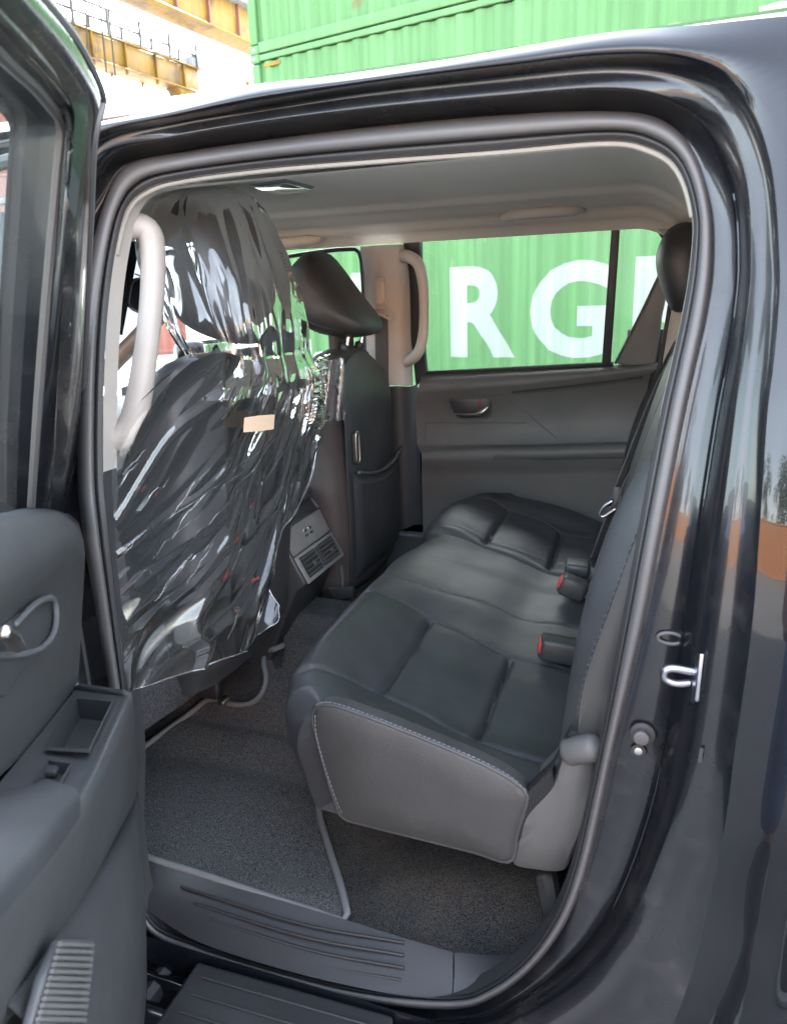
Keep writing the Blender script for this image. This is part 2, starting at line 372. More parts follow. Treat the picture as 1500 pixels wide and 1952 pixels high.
# behind the camera: what the paint and the plastic film mirror
oc = 0
for i, (x, y, r, lv) in enumerate([(-12, -17.5, 3, 1), (1.5, -18.2, -2, 2), (-25.5, -20, 8, 2), (14.8, -16, -6, 2)]):
    for k in range(lv):
        mm = [orange_s, orange_s, blue_s, orange_s][i] if k != 1 else [grey_s, orange_s, grey_s, orange_s][i]; oc += 1
        container(V((x, y-2.44, 2.6*k)), math.radians(r), mm, mm, 'sunlit %s container behind the camera, %s level of the %s stack' % ('orange' if mm is orange_s else 'blue' if mm is blue_s else 'grey', ['ground', 'second', 'third'][k], ['middle', 'right', 'far left', 'far right'][i]), 'sunlit containers behind the camera')
def tree(x, y, h, label):
    rnd = random.Random(int(x*10)); root = empty('tree', (x, y, 0)); tag(root, label, 'tree', 'trees behind the camera')
    tube('trunk', [V((0, 0, -.1)), V((.1, .05, h*.3)), V((.0, .1, h*.6)), V((.1, 0, h*.85))], [(0, .28), (1, .06)], bark, root, 8, n=12)
    for q in range(6):
        a = q*1.1; z = h*(.35+.07*q); tube('limb', [V((0, 0, z)), V((math.cos(a)*h*.14, math.sin(a)*h*.14, z+h*.09)), V((math.cos(a)*h*.25, math.sin(a)*h*.25, z+h*.2))], [(0, .09), (1, .02)], bark, root, 6, n=6)
    cl = [(V((rnd.gauss(0, h*.17), rnd.gauss(0, h*.17), h*rnd.uniform(.42, .98))), rnd.uniform(.5, 1.1)) for _ in range(34)]
    vs = []; F = []
    for c, r in cl:
        for _ in range(110):
            v = V((rnd.gauss(0, 1), rnd.gauss(0, 1), rnd.gauss(0, 1))).normalized()*r*rnd.uniform(.5, 1)+c
            a = V((rnd.gauss(0, 1), rnd.gauss(0, 1), rnd.gauss(0, 1))).normalized(); b = a.orthogonal().normalized(); s = rnd.uniform(.08, .17); n = len(vs)
            vs += [v-a*s, v+b*s*.5, v+a*s, v-b*s*.5]; F.append((n, n+1, n+2, n+3))
    mesh('crown', vs, F, leaves, root, smooth=False)
for i, (x, y, h) in enumerate([(-7, -27, 8), (0, -29, 9.5), (5.5, -26, 7.5), (11, -30, 9.5), (-16, -30, 9), (19, -28, 8)]):
    tree(x, y, h, ['tree with a leafy crown behind the orange containers', 'tallest leafy tree behind the camera', 'smaller leafy tree right of the tallest one', 'broad leafy tree behind the right stack', 'leafy tree behind the far left stack', 'leafy tree at the far right behind the camera'][i])

# ------------------------------------------------------------------ yellow gantry crane
rail_m = M('dark_rail', (.014, .013, .011), .6).m
def crane():
    root = empty('gantry_crane', (-24, 38, 0)); tag(root, 'yellow gantry crane with two railed girders, between the open door and the green stack', 'gantry crane')
    O = V((-24, 38, 0)); dv = V((-.143, -.99, 0)).normalized(); sv = V((.99, -.143, 0)).normalized(); H = 13.4
    def at(base, s, o, z): return base+dv*s+sv*o+V((0, 0, z))-O
    def beam(nm, base, s0, s1, o0, o1, z0, z1, mat=yellow_s, par=root, bev=.02):
        return prism(nm, [at(base, s0, o0, z0), at(base, s1, o0, z0), at(base, s1, o1, z0), at(base, s0, o1, z0)], (0, 0, z1-z0), mat, par, bev)
    for b, (base, L0, L1) in enumerate(((V((-24.9, 38.8, -.5)), .6, 34), (V((-19.2, 35.3, .3)), -7, 30))):
        gr = beam('girder', base, L0, L1, -.45, .45, (H-.35 if b == 0 else H-.6), H+.75)
        beam('flange', base, L0, L1, -.62, .62, (H-.43 if b == 0 else H-.68), (H-.35 if b == 0 else H-.60), par=gr); beam('flange', base, L0, L1, -.62, .62, H+.75, H+.82, par=gr)
        k = L0+1.2
        while k < L1:
            beam('web_stiffener', base, k, k+.07, .45, .60, H-.6, H+.75, mat=brown_s if b else yellow_s, par=gr, bev=0); beam('web_stiffener', base, k, k+.07, -.60, -.45, H-.6, H+.75, par=gr, bev=0); k += 2.0
        rl = empty('railing'); rl.parent = root; 
        for o in (.62, ) if b else (-.6, .6):
            k = L0+.2
            while k < L1: tube('rail_post', [at(base, k, o, H+.8), at(base, k, o, H+1.9)], .085, rail_m, rl, 5); k += 2.0
            for z in (1.35, 1.9): tube('hand_rail', [at(base, L0+.2, o, H+z), at(base, L1, o, H+z)], .07, rail_m, rl, 5)
        if b: beam('walkway', base, L0, L1, .45, 1.0, H+.70, H+.745, mat=grey_s)
    B = V((-24.6, 38.9, -.5))
    # end leg with flared head
    prism('leg', [at(B, .3, -.5, H-.43), at(B, 2.6, -.5, H-.43), at(B, 1.4, -.35, H-3.0), at(B, 1.35, -.35, 0), at(B, .5, -.35, 0), at(B, .4, -.35, H-3.0)], sv*.8, yellow_s, root, .03)
    B2 = V((-19.2, 35.3, 0))
    prism('leg', [at(B2, -7.3, -.5, H-.68), at(B2, -5.0, -.5, H-.68), at(B2, -6.0, -.35, H-3.2), at(B2, -6.05, -.35, 0), at(B2, -6.9, -.35, 0), at(B2, -7.0, -.35, H-3.2)], sv*.8, yellow_s, root, .03)
    prism('platform', [at(B, -1.2, .6, H-1.2), at(B, -1.2, 5.5, H-1.2), at(B, .6, 5.5, H-1.2), at(B, .6, .6, H-1.2)], (0, 0, .3), yellow_s, root, .02)
    prism('machinery_box', [at(B, -.8, 3.9, H-.9), at(B, -.8, 5.2, H-.9), at(B, .4, 5.2, H-.9), at(B, .4, 3.9, H-.9)], (0, 0, .45), yellow_s, root, .03)
    rl = empty('railing'); rl.parent = root
    for s in (-1.2, .6):
        for o in (.8, 2.0, 3.2, 4.4, 5.4): tube('rail_post', [at(B, s, o, H-.9), at(B, s, o, H+.35)], .07, yellow_s, rl, 5)
        for z in (-.3, .35): tube('hand_rail', [at(B, s, .8, H+z), at(B, s, 5.4, H+z)], .03, yellow_s, rl, 5)
    beam('equipment_box', B, .2, 1.3, -.4, .3, H+.82, H+1.3, mat=grey_s)
    # trolley hoist ropes between the girders
    for a_, b_ in (((124,-200),(150,240)), ((152,-200),(176,240)), ((170,-200),(214,240)), ((186,-200),(230,240))): tube('hoist_rope', [CAM+ray(*a_)*31-O, CAM+ray(*b_)*31-O], .030, rail_m, root, 5)
    return root
crane()
def mast():
    root = empty('crane_leg_frame', polar(-41.5, 27)); tag(root, 'yellow steel portal leg standing at upper left behind the open door', 'crane leg')
    prism('leg', [V((-.45, -.4, 0)), V((.45, -.4, 0)), V((.38, -.4, 9.5)), V((-.38, -.4, 9.5))], (0, .8, 0), yellow_s, root, .04)
    box('cross_beam', (0, 3.0, 9.9), (.9, 7.4, .8), yellow_s, root, .04)
    for z in range(1, 9): tube('ladder_rung', [V((-.75, -.1, z)), V((-.45, -.1, z))], .03, grey_s, root, 5)
    tube('ladder_rail', [V((-.78, -.1, .3)), V((-.78, -.1, 9))], .03, grey_s, root, 5)
    root.rotation_euler = (0, 0, math.radians(35))
mast()
#PART3
# ================================================================== TRUCK
truck = empty('pickup_truck', (0, 0, 0)); tag(truck, 'black double cab pickup truck with its near rear door open, dark leather seats inside', 'pickup truck')
KEYS = [
 ((350,340),(350,290),(340,258),(335,240),(330,222)), ((500,320),(500,268),(500,232),(500,212),(500,190)), ((700,303),(700,243),(700,206),(700,182),(700,158)),
 ((950,284),(950,220),(940,183),(940,157),(940,128)), ((1150,267),(1150,212),(1150,167),(1150,138),(1155,104)), ((1233,279),(1255,226),(1270,188),(1285,153),(1305,112)),
 ((1290,318),(1320,285),(1350,252),(1375,215),(1410,170)), ((1319,405),(1353,390),(1398,370),(1424,340),(1468,310)), ((1316,500),(1357,500),(1408,500),(1432,500),(1485,500)),
 ((1300,600),(1345,600),(1400,600),(1424,600),(1482,600)), ((1278,700),(1324,700),(1385,700),(1412,700),(1473,700)), ((1256,800),(1303,800),(1366,800),(1400,800),(1461,800)),
 ((1218,1000),(1264,1000),(1335,1000),(1378,1000),(1448,1000)), ((1182,1200),(1224,1200),(1305,1200),(1352,1200),(1432,1200)), ((1142,1420),(1168,1430),(1266,1430),(1322,1430),(1400,1430)),
 ((1118,1530),(1145,1540),(1232,1570),(1285,1560),(1380,1580)), ((1090,1650),(1117,1660),(1183,1700),(1231,1700),(1350,1720)), ((1055,1745),(1078,1760),(1130,1790),(1170,1810),(1310,1880)),
 ((1000,1825),(1015,1845),(1060,1860),(1100,1880),(1240,2020)), ((930,1878),(940,1902),(985,1912),(1000,1940),(1100,2100)), ((860,1898),(860,1924),(900,1945),(900,1975),(950,2160)),
 ((700,1885),(700,1912),(700,1945),(690,1975),(680,2100)), ((550,1850),(540,1875),(530,1905),(520,1935),(480,2020)), ((380,1797),(370,1822),(350,1855),(340,1880),(290,1950)),
 ((285,1745),(275,1768),(255,1805),(235,1825),(170,1880)), ((255,1600),(228,1610),(190,1640),(140,1650),(70,1690)), ((255,1440),(230,1440),(180,1440),(125,1450),(55,1460)),
 ((240,1300),(208,1310),(165,1310),(110,1310),(35,1310)), ((222,1150),(180,1150),(135,1150),(90,1150),(20,1150)), ((205,1000),(156,1000),(108,1000),(70,1000),(8,1000)),
 ((197,900),(148,900),(100,900),(66,900),(8,900)), ((198,740),(149,740),(108,740),(76,740),(22,740)), ((205,600),(158,600),(122,600),(92,600),(48,600)),
 ((220,480),(175,480),(148,470),(122,465),(88,460)), ((243,395),(200,385),(176,370),(155,355),(125,340)), ((285,358),(240,315),(220,292),(205,275),(185,258))]
NK = len(KEYS); SUB = 7
def ringpts(f): return spline([f(k) for k in KEYS], SUB, True, True)
def mixpx(a, b, t): return (lerp(a[0], b[0], t), lerp(a[1], b[1], t))
TOPW = {0: 1, 1: 1, 2: 1, 3: 1, 4: 1, 5: .9, 6: .45, 7: .1, 35: .7, 34: .25}
def RG(i, off, j=None, t=0, top=None):
    P = []
    for n, k in enumerate(KEYS):
        w_ = TOPW.get(n, 0); o = off if top is None else lerp(off, top, w_)
        P.append(near(*(k[i] if j is None else mixpx(k[i], k[j], t)), o))
    return spline(P, SUB, True, True)
R0 = RG(0, 0.0)
loft('door_seal_inner', [R0, RG(0, -.006, 1, .15), RG(0, -.009, 1, .24), RG(0, -.004, 1, .30), RG(0, -.004, 1, .34)], rubber_d, truck, closed=True)
loft('door_seal', [RG(0, -.004, 1, .34), RG(0, -.018, 1, .38), RG(0, -.024, 1, .50), RG(0, -.026, 1, .74), RG(0, -.022, 1, .88), RG(0, -.010, 1, 1.0)], rubber, truck, closed=True)
B4 = RG(4, -.104)
RIDGE = RG(2, -.022, top=-.070)
loft('door_jamb', [RG(1, -.008), RG(1, -.006, 2, .15, -.012), RG(1, -.009, 2, .5, -.034), RG(1, -.010, 2, .86, -.058), RG(1, -.016, 2, .95, -.068), RIDGE, RG(2, -.045, 3, .15, -.070), RG(2, -.078, 3, .8, -.071), RG(2, -.084, 3, 1.0, -.069), RG(3, -.086, 4, .35, -.074), RG(3, -.090, 4, .7, -.088), B4], jamb, truck, closed=True)
# rounded outer edge, then the body side out to the panel limits
ROOFP = [(330,205), (500,161), (700,140), (940,99), (1155,63), (1300,50)]
def limit(i):
    p = near(*KEYS[i][4], -.104)
    if i <= 5: return aty(*ROOFP[i], .05)
    if i == 6: return V((.17, .045, 1.704))
    if i == 7: return V((.40, .03, 1.66))
    if i <= 17: return V((.42, g(p.z)-.112, p.z))
    if i == 18: return V((.42, g(.3)-.112, .22))
    if i <= 23: return V((p.x, g(p.z)-.09, max(.12, p.z-.10)))
    if i == 24: return V((p.x-.03, g(.3)-.108, .22))
    if i < 35: return near(KEYS[i][4][0]-16, KEYS[i][4][1], -.107)
    return V((-.98, .05, 1.69))
LIM = spline([limit(i) for i in range(NK)], SUB, True, True)
def blend(A, B, t, dy=0): return [a.lerp(b, t)+V((0, dy, 0)) for a, b in zip(A, B)]
loft('body_side', [B4, blend(B4, LIM, .06, -.006), blend(B4, LIM, .35, -.008), blend(B4, LIM, .7, -.005), LIM], paint, truck, closed=True)
# roof skin
rows = []
for Y, z in ((.052, 1.704), (.075, 1.722), (.13, 1.742), (.3, 1.762), (.7, 1.775), (1.1, 1.762), (1.27, 1.742), (1.33, 1.722), (1.36, 1.70)):
    rows.append([V((x, Y + (.0 if x > -1.2 else (.0)), z - .012*max(0, -x-1.0)**2*2 - .02*max(0, x)**2)) for x in [-1.42+.0767*i for i in range(25)]])
loft('roof_skin', rows, paint, truck)
# interior lining behind the seal, beige above the belt and dark below
def ringrange(a, b, R): 
    n = len(R); return [R[i % n] for i in range(a*SUB, b*SUB+1)]
IN1 = [p+V((0, .018, 0)) for p in R0]; IN2 = [p+V((0, .036, 0)) for p in R0]
R0b = [p+V((0, .001, 0)) for p in R0]
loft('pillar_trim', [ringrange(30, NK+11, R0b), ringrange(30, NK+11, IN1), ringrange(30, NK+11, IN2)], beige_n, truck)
loft('lower_trim', [ringrange(11, 30, R0b), ringrange(11, 30, IN1), ringrange(11, 30, IN2)], plastic_d, truck)
tube('headliner_edge', [p+V((0, .006, -.004)) for p in ringrange(33, NK+7, R0)], .0036, liner_edge, truck, 8)
tube('jamb_edge', [p+V((0, -.001, 0)) for p in ringrange(7, 21, RIDGE)], .0022, paint, truck, 8)

# headliner
CZ = [(.10, 1.608), (.19, 1.618), (.30, 1.652), (.45, 1.664), (.80, 1.668), (.97, 1.664), (1.03, 1.650), (1.18, 1.636), (1.25, 1.612), (1.30, 1.585)]
def ceil_z(x, y): return tab(y, CZ) - 2.6*max(0, x+.09)**1.8 - .10*max(0, -x-1.2)**1.5
rows = []
for j in range(70):
    y = .135+1.16*j/69; rows.append([V((x, y, ceil_z(x, y))) for x in [-1.38+1.53*i/60 for i in range(61)]])
loft('headliner', rows, headliner, truck)
# dome lamp
c = hit(541, 357, lambda P: P.z-ceil_z(P.x, P.y)+.003)
lampq = [hit(a, b, lambda P: P.z-ceil_z(P.x, P.y)+.004) for a, b in ((476, 355), (545, 345), (600, 359), (533, 371))]
dl = prism('dome_lamp', lampq, (0, 0, .012), grey_s, truck, .003)
cc = sum(lampq, V())/4; prism('lamp_lens', [cc+(p-cc)*.86+V((0, 0, -.0035)) for p in lampq], (0, 0, .004), mirror_m, dl, .001)
def cz(px, py, dz=0.0): return hit(px, py, lambda P: P.z-ceil_z(P.x, P.y)-dz)
# folded ceiling grips
h = [cz(957, 414, -.004), cz(990, 408, -.010), cz(1035, 405, -.012), cz(1080, 402, -.010), cz(1112, 400, -.004)]
tube('ceiling_grip', h, [(0, .008), (.12, .014), (.88, .014), (1, .008)], beige_d, truck, 12, n=28)
h = [cz(480, 468, -.012), cz(540, 464, -.02), cz(580, 460, -.02), cz(609, 456, -.012)]
tube('ceiling_grip', h, [(0, .012), (.2, .017), (.85, .017), (1, .010)], beige, truck, 12, n=28)

# grab handles
gh = [near(205, 448, .03), near(245, 432, .045), near(280, 438, .065), near(292, 480, .075), near(290, 570, .075), near(276, 690, .07), near(259, 785, .06), near(236, 828, .05), near(185, 845, .03)]
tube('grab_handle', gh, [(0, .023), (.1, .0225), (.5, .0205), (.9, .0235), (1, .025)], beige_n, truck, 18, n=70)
gh = [far(760, 489, .01), far(778, 489, .045), far(797, 503, .07), far(806, 540, .08), far(808, 590, .08), far(806, 640, .078), far(797, 672, .065), far(782, 686, .04), far(768, 690, .01)]
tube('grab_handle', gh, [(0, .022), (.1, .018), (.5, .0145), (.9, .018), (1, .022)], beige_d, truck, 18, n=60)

# ------------------------------------------------------------------ far side
def farpatch(name, rows, mat, par=truck, n=24, thick=0, **k):
    R = [spline([far(x, y, off) for x, y in pts], n) for pts, off in rows]
    return loft(name, R, mat, par, **k)
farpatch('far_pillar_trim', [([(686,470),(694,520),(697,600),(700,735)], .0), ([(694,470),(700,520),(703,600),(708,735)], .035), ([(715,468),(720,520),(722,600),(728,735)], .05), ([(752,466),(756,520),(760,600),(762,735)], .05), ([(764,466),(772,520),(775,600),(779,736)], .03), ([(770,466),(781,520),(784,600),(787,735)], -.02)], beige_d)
farpatch('far_pillar_lower', [([(690,736),(692,850),(700,1010)], .0), ([(715,736),(718,850),(722,1010)], .045), ([(758,736),(762,850),(768,1010)], .05), ([(781,737),(785,850),(790,1000)], .03), ([(796,733),(800,850),(806,1000)], -.03)], plastic_d)
TR = [([(806,712),(990,703),(1165,696),(1262,690)], -.025), ([(803,718),(990,709),(1167,699),(1262,692)], .0), ([(800,728),(990,716),(1167,702),(1260,694)], .028), ([(797,740),(1000,726),(1150,710),(1257,698)], .04), ([(795,752),(1010,734),(1150,716),(1253,703)], .042), ([(793,762),(1010,742),(1240,712)], .03), ([(793,800),(1000,800),(1225,775)], .03), ([(795,846),(950,846),(1210,840)], .032), ([(797,853),(950,850),(1210,845)], .04), ([(800,858),(950,853),(1208,848)], .075), ([(803,866),(950,860),(1206,854)], .088), ([(804,880),(950,878),(1203,874)], .086), ([(804,893),(950,893),(1198,890)], .06), ([(804,910),(950,908),(1194,905)], .05), ([(806,990),(1165,990)], .045), ([(808,1100),(1150,1100)], .045)]
ft = farpatch('far_door_trim', TR, trim_dark, n=60)
def ln3(pts, off, r, mat, par, nm, surf=far): tube(nm, [surf(x, y, off) for x, y in pts], r, mat, par, 6)
ln3([(975,748),(1100,735),(1225,719)], .034, .0035, plastic_d, ft, 'trim_groove'); ln3([(980,753),(1100,740),(1225,724)], .034, .002, plastic_g, ft, 'trim_groove')
ln3([(797,768),(955,758),(1005,790),(1060,835)], .031, .0025, trim_dark, ft, 'trim_crease')
ln3([(808,852),(812,806),(1000,806)], .031, .0025, trim_dark, ft, 'trim_crease')
ln3([(935,858),(945,872),(1050,876),(1200,872)], .088, .0025, plastic_d, ft, 'armrest_seam')
# handle recess and lever
rec = [(856,764),(870,760),(925,758),(934,763),(934,790),(925,796),(880,798),(866,790)]
prism('handle_recess', [far(x, y, .034) for x, y in rec], (0, .02, 0), plastic_d, ft, .003)
rr = [far(x, y, .036) for x, y in rec]; tube('recess_rim', rr, .0025, plastic_g, ft, 6, closed=True, n=40)
tube('door_handle', [far(868,789,.04), far(890,790,.05), far(910,789,.055), far(922,783,.055), far(930,775,.05)], [(0, .003), (.5, .0045), (.8, .008), (1, .006)], satin, truck, 10, n=24)
ln3([(915,762),(914,775)], .045, .003, red, ft, 'lock_mark')
# armrest pad
farpatch('armrest_pad', [([(938,849),(1050,848),(1204,842)], .04), ([(934,853),(1050,851),(1204,846)], .082), ([(934,861),(1050,860),(1202,856)], .098), ([(938,870),(1050,869),(1200,864)], .098), ([(944,877),(1050,876),(1198,872)], .085)], trim_dark)
# glass, divider, frame
WIN = [(797,463),(880,457),(1000,449),(1100,442),(1170,437),(1225,436),(1250,443),(1264,460),(1273,489),(1225,590),(1175,692),(1000,702),(810,713),(803,650),(800,560)]
gw = [far(x, y, -.035) for x, y in WIN]; mesh('far_window_glass', gw, [tuple(range(len(gw)))], glass, truck, smooth=False)
def strip(nm, poly, off, th, mat, par=truck, bev=.002): return prism(nm, [far(x, y, off) for x, y in poly], (0, th, 0), mat, par, bev)
strip('window_divider', [(1165,430),(1181,430),(1163,697),(1146,699)], -.012, .02, plastic_d)
strip('window_frame', [(768,462),(800,460),(802,560),(806,650),(812,716),(792,735),(783,640),(779,540)], -.01, .03, plastic_d)
strip('window_frame', [(1222,430),(1290,430),(1290,520),(1277,500),(1268,464),(1252,442),(1236,437)], -.015, .03, plastic_d)
strip('window_seal', [(806,708),(1168,690),(1168,697),(807,716)], -.012, .02, rubber_d)
q = strip('quarter_trim', [(1174,694),(1226,592),(1273,492),(1285,500),(1262,600),(1248,704)], .0, .04, plastic_l, bev=.006)
ln3([(1172,693),(1224,591),(1272,490)], .002, .004, plastic_g, truck, 'quarter_seal')
farpatch('rear_pillar_trim', [([(1252,436),(1275,470),(1276,560),(1262,640),(1248,760)], .02), ([(1262,436),(1283,470),(1284,560),(1270,640),(1254,760)], .055), ([(1300,436),(1320,470),(1320,560),(1300,640),(1290,760)], .07), ([(1360,436),(1380,470),(1380,560),(1360,640),(1350,760)], .07)], beige_d)
ln3([(1279,470),(1280,560),(1266,650),(1245,760),(1200,900)], .05, .007, plastic_d, truck, 'pillar_gap')
# far front door: glass, trim, frame
FW = [(440,507),(500,496),(600,480),(660,474),(683,478),(690,520),(693,600),(690,735),(560,740),(430,745)]
gw = [far(x, y, -.035) for x, y in FW]; mesh('far_front_glass', gw, [tuple(range(len(gw)))], glass, truck, smooth=False)
tube('front_window_seal', [far(x, y, -.02) for x, y in ((430,510),(500,497),(600,481),(660,475),(684,480),(691,520),(694,600),(696,700))], .007, plastic_d, truck, 8, n=50)
L = []
for z, off in ((1.14, -.03), (1.13, .03), (1.08, .045), (.95, .03), (.90, .08), (.86, .08), (.82, .04), (.3, .04)): L.append([V((x, FARY-g(z)-off, z)) for x in (-1.95, -1.5, -1.1, -.86)])
loft('far_front_door_trim', L, trim_dark, truck)
# far outer skin and sill
box('far_rear_lining', (.06, 1.43, .98), (.34, .03, .66), plastic_d, truck, .005)
L = [[V((x, 1.52-g(z)*1.0, z)) for x in (-1.9, -1, -.2, .42)] for z in (1.12, 1.0, .8, .5, .25)]
loft('far_body_side', L, paint, truck)
# pillars, cant rails, windscreen, dash, bonnet, near front door
for y, s in ((1.29, 1), (.11, -1)):
    tube('windscreen_pillar', [V((-1.32, y, 1.62)), V((-1.7, y+s*.03, 1.40)), V((-2.08, y+s*.07, 1.14))], .032, beige_d, truck, 10, n=16)
    if s > 0: tube('cant_rail', [V((-1.36, y+s*.01, 1.635)), V((-.9, y+s*.02, 1.645)), V((.2, y+s*.02, 1.64))], .022, beige_d if s > 0 else plastic_d, truck, 8, n=16)
mesh('windscreen', [(-1.36, .12, 1.63), (-1.36, 1.28, 1.63), (-2.10, 1.38, 1.13), (-2.10, .02, 1.13)], [(0, 1, 2, 3)], glass, truck, smooth=False)
prism('dashboard', [V((x, .03, z)) for x, z in ((-1.48, .85), (-1.46, 1.0), (-1.55, 1.08), (-1.75, 1.11), (-2.12, 1.10), (-2.12, .4), (-1.7, .4), (-1.6, .7))], (0, 1.34, 0), plastic_d, truck, .02)
box('instrument_hood', (-1.58, .42, 1.12), (.18, .38, .09), plastic_d, truck, .03)
sw = tube('steering_wheel', [V((-1.36, .42, 1.0))+V((.07*math.sin(a), .185*math.cos(a), .17*math.sin(a))) for a in [2*math.pi*i/32 for i in range(32)]], .014, leather, truck, 8, closed=True)
box('wheel_hub', (-1.38, .42, 1.0), (.07, .16, .12), plastic_d, sw, .03)
for a in (0, math.pi, 1.5*math.pi): tube('wheel_spoke', [V((-1.38, .42, 1.0)), V((-1.36, .42, 1.0))+V((.07*math.sin(a), .185*math.cos(a), .17*math.sin(a)))], .012, plastic_g, sw, 6)
box('interior_mirror', (-1.45, .70, 1.52), (.03, .24, .06), plastic_d, truck, .012)
mr = box('side_mirror', (-1.72, 1.58, 1.21), (.14, .22, .17), paint, truck, .035); box('mirror_glass', (-1.645, 1.58, 1.21), (.006, .19, .14), mirror_m, mr, .002)
mr = box('side_mirror', (-1.72, -.25, 1.21), (.14, .22, .17), paint, truck, .035); box('mirror_glass', (-1.645, -.25, 1.21), (.006, .19, .14), mirror_m, mr, .002)
L = [[V((x, y, z)) for y in (-.08, 0, .35, .7, 1.05, 1.4, 1.48)] for x, z in ((-2.1, 1.10), (-2.5, 1.08), (-3.0, 1.04), (-3.2, .98), (-3.25, .85), (-3.25, .45))]
for r in L:
    r[0].z -= .12; r[-1].z -= .12; r[1].z -= .02; r[-2].z -= .02
loft('bonnet', L, paint, truck)
L = [[V((x, g(z)-.108, z)) for x in (-2.06, -1.8, -1.5, -1.2, -1.035)] for z in (1.13, 1.1, .95, .8, .6, .4, .25)]
nf = loft('front_door', L, paint, truck)
FP = [near(x, y, -.10) for x, y in ((-22,985),(-12,900),(2,740),(26,600),(62,470),(92,370),(112,320),(90,296),(20,306),(-60,330))]
fpath = FP+[V((-1.45, g(1.6)-.1, 1.60)), V((-2.05, g(1.14)-.1, 1.14))]
tube('front_door_frame', fpath, .011, plastic_d, nf, 8, n=70)
tube('front_roof_rail', [near(150, 250, -.05), near(100, 258, -.05), near(0, 280, -.05), near(-80, 305, -.05), V((-1.5, .02, 1.62))], .02, paint, truck, 10, n=30)
gp = [p+V((0, .004, 0)) for p in fpath]; mesh('front_door_glass', gp+[V((-2.0, -.09, 1.13)), V((-1.1, -.09, 1.13))], [tuple(range(len(gp)+2))], glass, nf, smooth=False)
tube('door_pull', [V((-1.15, -.115, .98)), V((-1.17, -.16, .985)), V((-1.30, -.16, .985)), V((-1.32, -.115, .98))], .014, paint, nf, 8, n=16)
L = [[V((x, 0.0, z)) for x in (-2.0, -1.5, -1.0)] for z in (1.12, .8, .3)]
loft('front_door_trim', L, trim_dark, nf)
loft('front_fender', [[V((x, y, z)) for x in (-3.25, -3.0, -2.6, -2.3, -2.07)] for y, z in ((-.07, 1.0), (-.10, .9), (-.11, .7), (-.11, .45))], paint, truck)
# bed behind the cab
bed = box('cargo_bed', (1.20, -.09, .75), (1.52, .07, .62), paint, truck, .03); box('cargo_bed', (1.20, 1.5, .75), (1.52, .07, .62), paint, truck, .03); box('bed_floor', (1.2, .7, .62), (1.52, 1.5, .05), jamb, bed, .01); box('tailgate', (1.98, .7, .78), (.06, 1.56, .56), paint, truck, .02)
def wheel(x, y):
    t = tube('wheel', [V((x, y, .38))+V((.29*math.cos(a), 0, .29*math.sin(a))) for a in [2*math.pi*i/36 for i in range(36)]], .095, rubber_d, truck, 12, closed=True)
    cy = [V((x, y-.02, .38))+V((.22*math.cos(a), 0, .22*math.sin(a))) for a in [2*math.pi*i/24 for i in range(24)]]
    prism('rim', cy, (0, .06, 0), grey_s, t, .01)
for x in (-2.68, 1.05):
    for y in (-.02, 1.42): wheel(x, y)
# cab floor, firewall, rear wall
ZF = .285
def smooth01(a, b, x): t = min(1, max(0, (x-a)/(b-a))); return t*t*(3-2*t)
def floor_z(y):
    return ZF + tab(y, [(.0, -.02), (.06, 0), (.34, .02), (.46, .06), (.56, .17), (.64, .25), (.70, .295), (.80, .295), (.92, .17), (1.02, .06), (1.1, .02), (1.4, 0)])
rows = [[V((x, y, floor_z(y)+.10*max(0, (x+.50)/.5 if x > -.50 else 0)*smooth01(.06, .18, y) + noise.noise(V((x*6, y*6, 0)))*.006*smooth01(.06, .2, y))) for x in [-1.9+2.03*i/80 for i in range(81)]] for y in [-.02+1.44*j/70 for j in range(71)]]
loft('floor_carpet', rows, dusty, truck)
box('far_sill', (-.8, 1.40, .42), (2.4, .05, .40), plastic_d, truck, .01)
box('underbody', (-.6, .7, .20), (2.9, 1.5, .06), rubber_d, truck)
box('rear_wall', (.19, .7, .66), (.04, 1.42, .98), plastic_d, truck, .01)
for y in (.2, 1.2): box('rear_wall_trim', (.19, y, 1.38), (.05, .42, .46), beige_d, truck, .02)
box('rear_wall_trim', (.19, .7, 1.57), (.05, .6, .10), beige_d, truck, .01)
mesh('rear_glass', [(.19, .41, 1.14), (.19, .99, 1.14), (.19, .99, 1.53), (.19, .41, 1.53)], [(0, 1, 2, 3)], glass, truck, smooth=False)
# cab back outer
box('cab_back', (.40, .7, .70), (.03, 1.55, .95), paint, truck, .01)
for y in (.05, 1.35): box('cab_back', (.36, y, 1.4), (.04, .3, .5), paint, truck, .01)

# ------------------------------------------------------------------ sill plate, step
def sz(y): return tab(y, [(-.09, .235), (-.05, .262), (-.02, .288), (.02, .300), (.07, .300)])
def sill(px, py, dz=0): return hit(px, py, lambda P: -(P.z-sz(P.y)-dz))
top = [(281,1640),(400,1675),(520,1712),(655,1752),(760,1785),(863,1815)]
mid = [(281,1700),(400,1742),(520,1790),(655,1832),(760,1860),(863,1872)]
bot = [(283,1722),(380,1783),(550,1838),(700,1872),(790,1887),(861,1892)]
edge = [(284,1738),(380,1796),(550,1851),(700,1886),(790,1900),(861,1902)]
S = [spline([sill(x, y, .004) for x, y in r], 40) for r in (top, mid, bot, edge)]
sp = loft('sill_plate', S, sill_pl, truck)
sp2 = loft('sill_plate', [spline([sill(x, y, .003) for x, y in r], 20) for r in ([(866,1816),(980,1815),(1062,1740)], [(866,1855),(980,1840),(1066,1745)], [(864,1890),(960,1866),(1068,1742)], [(864,1902),(955,1875),(1064,1745)])], sill_pl, truck)
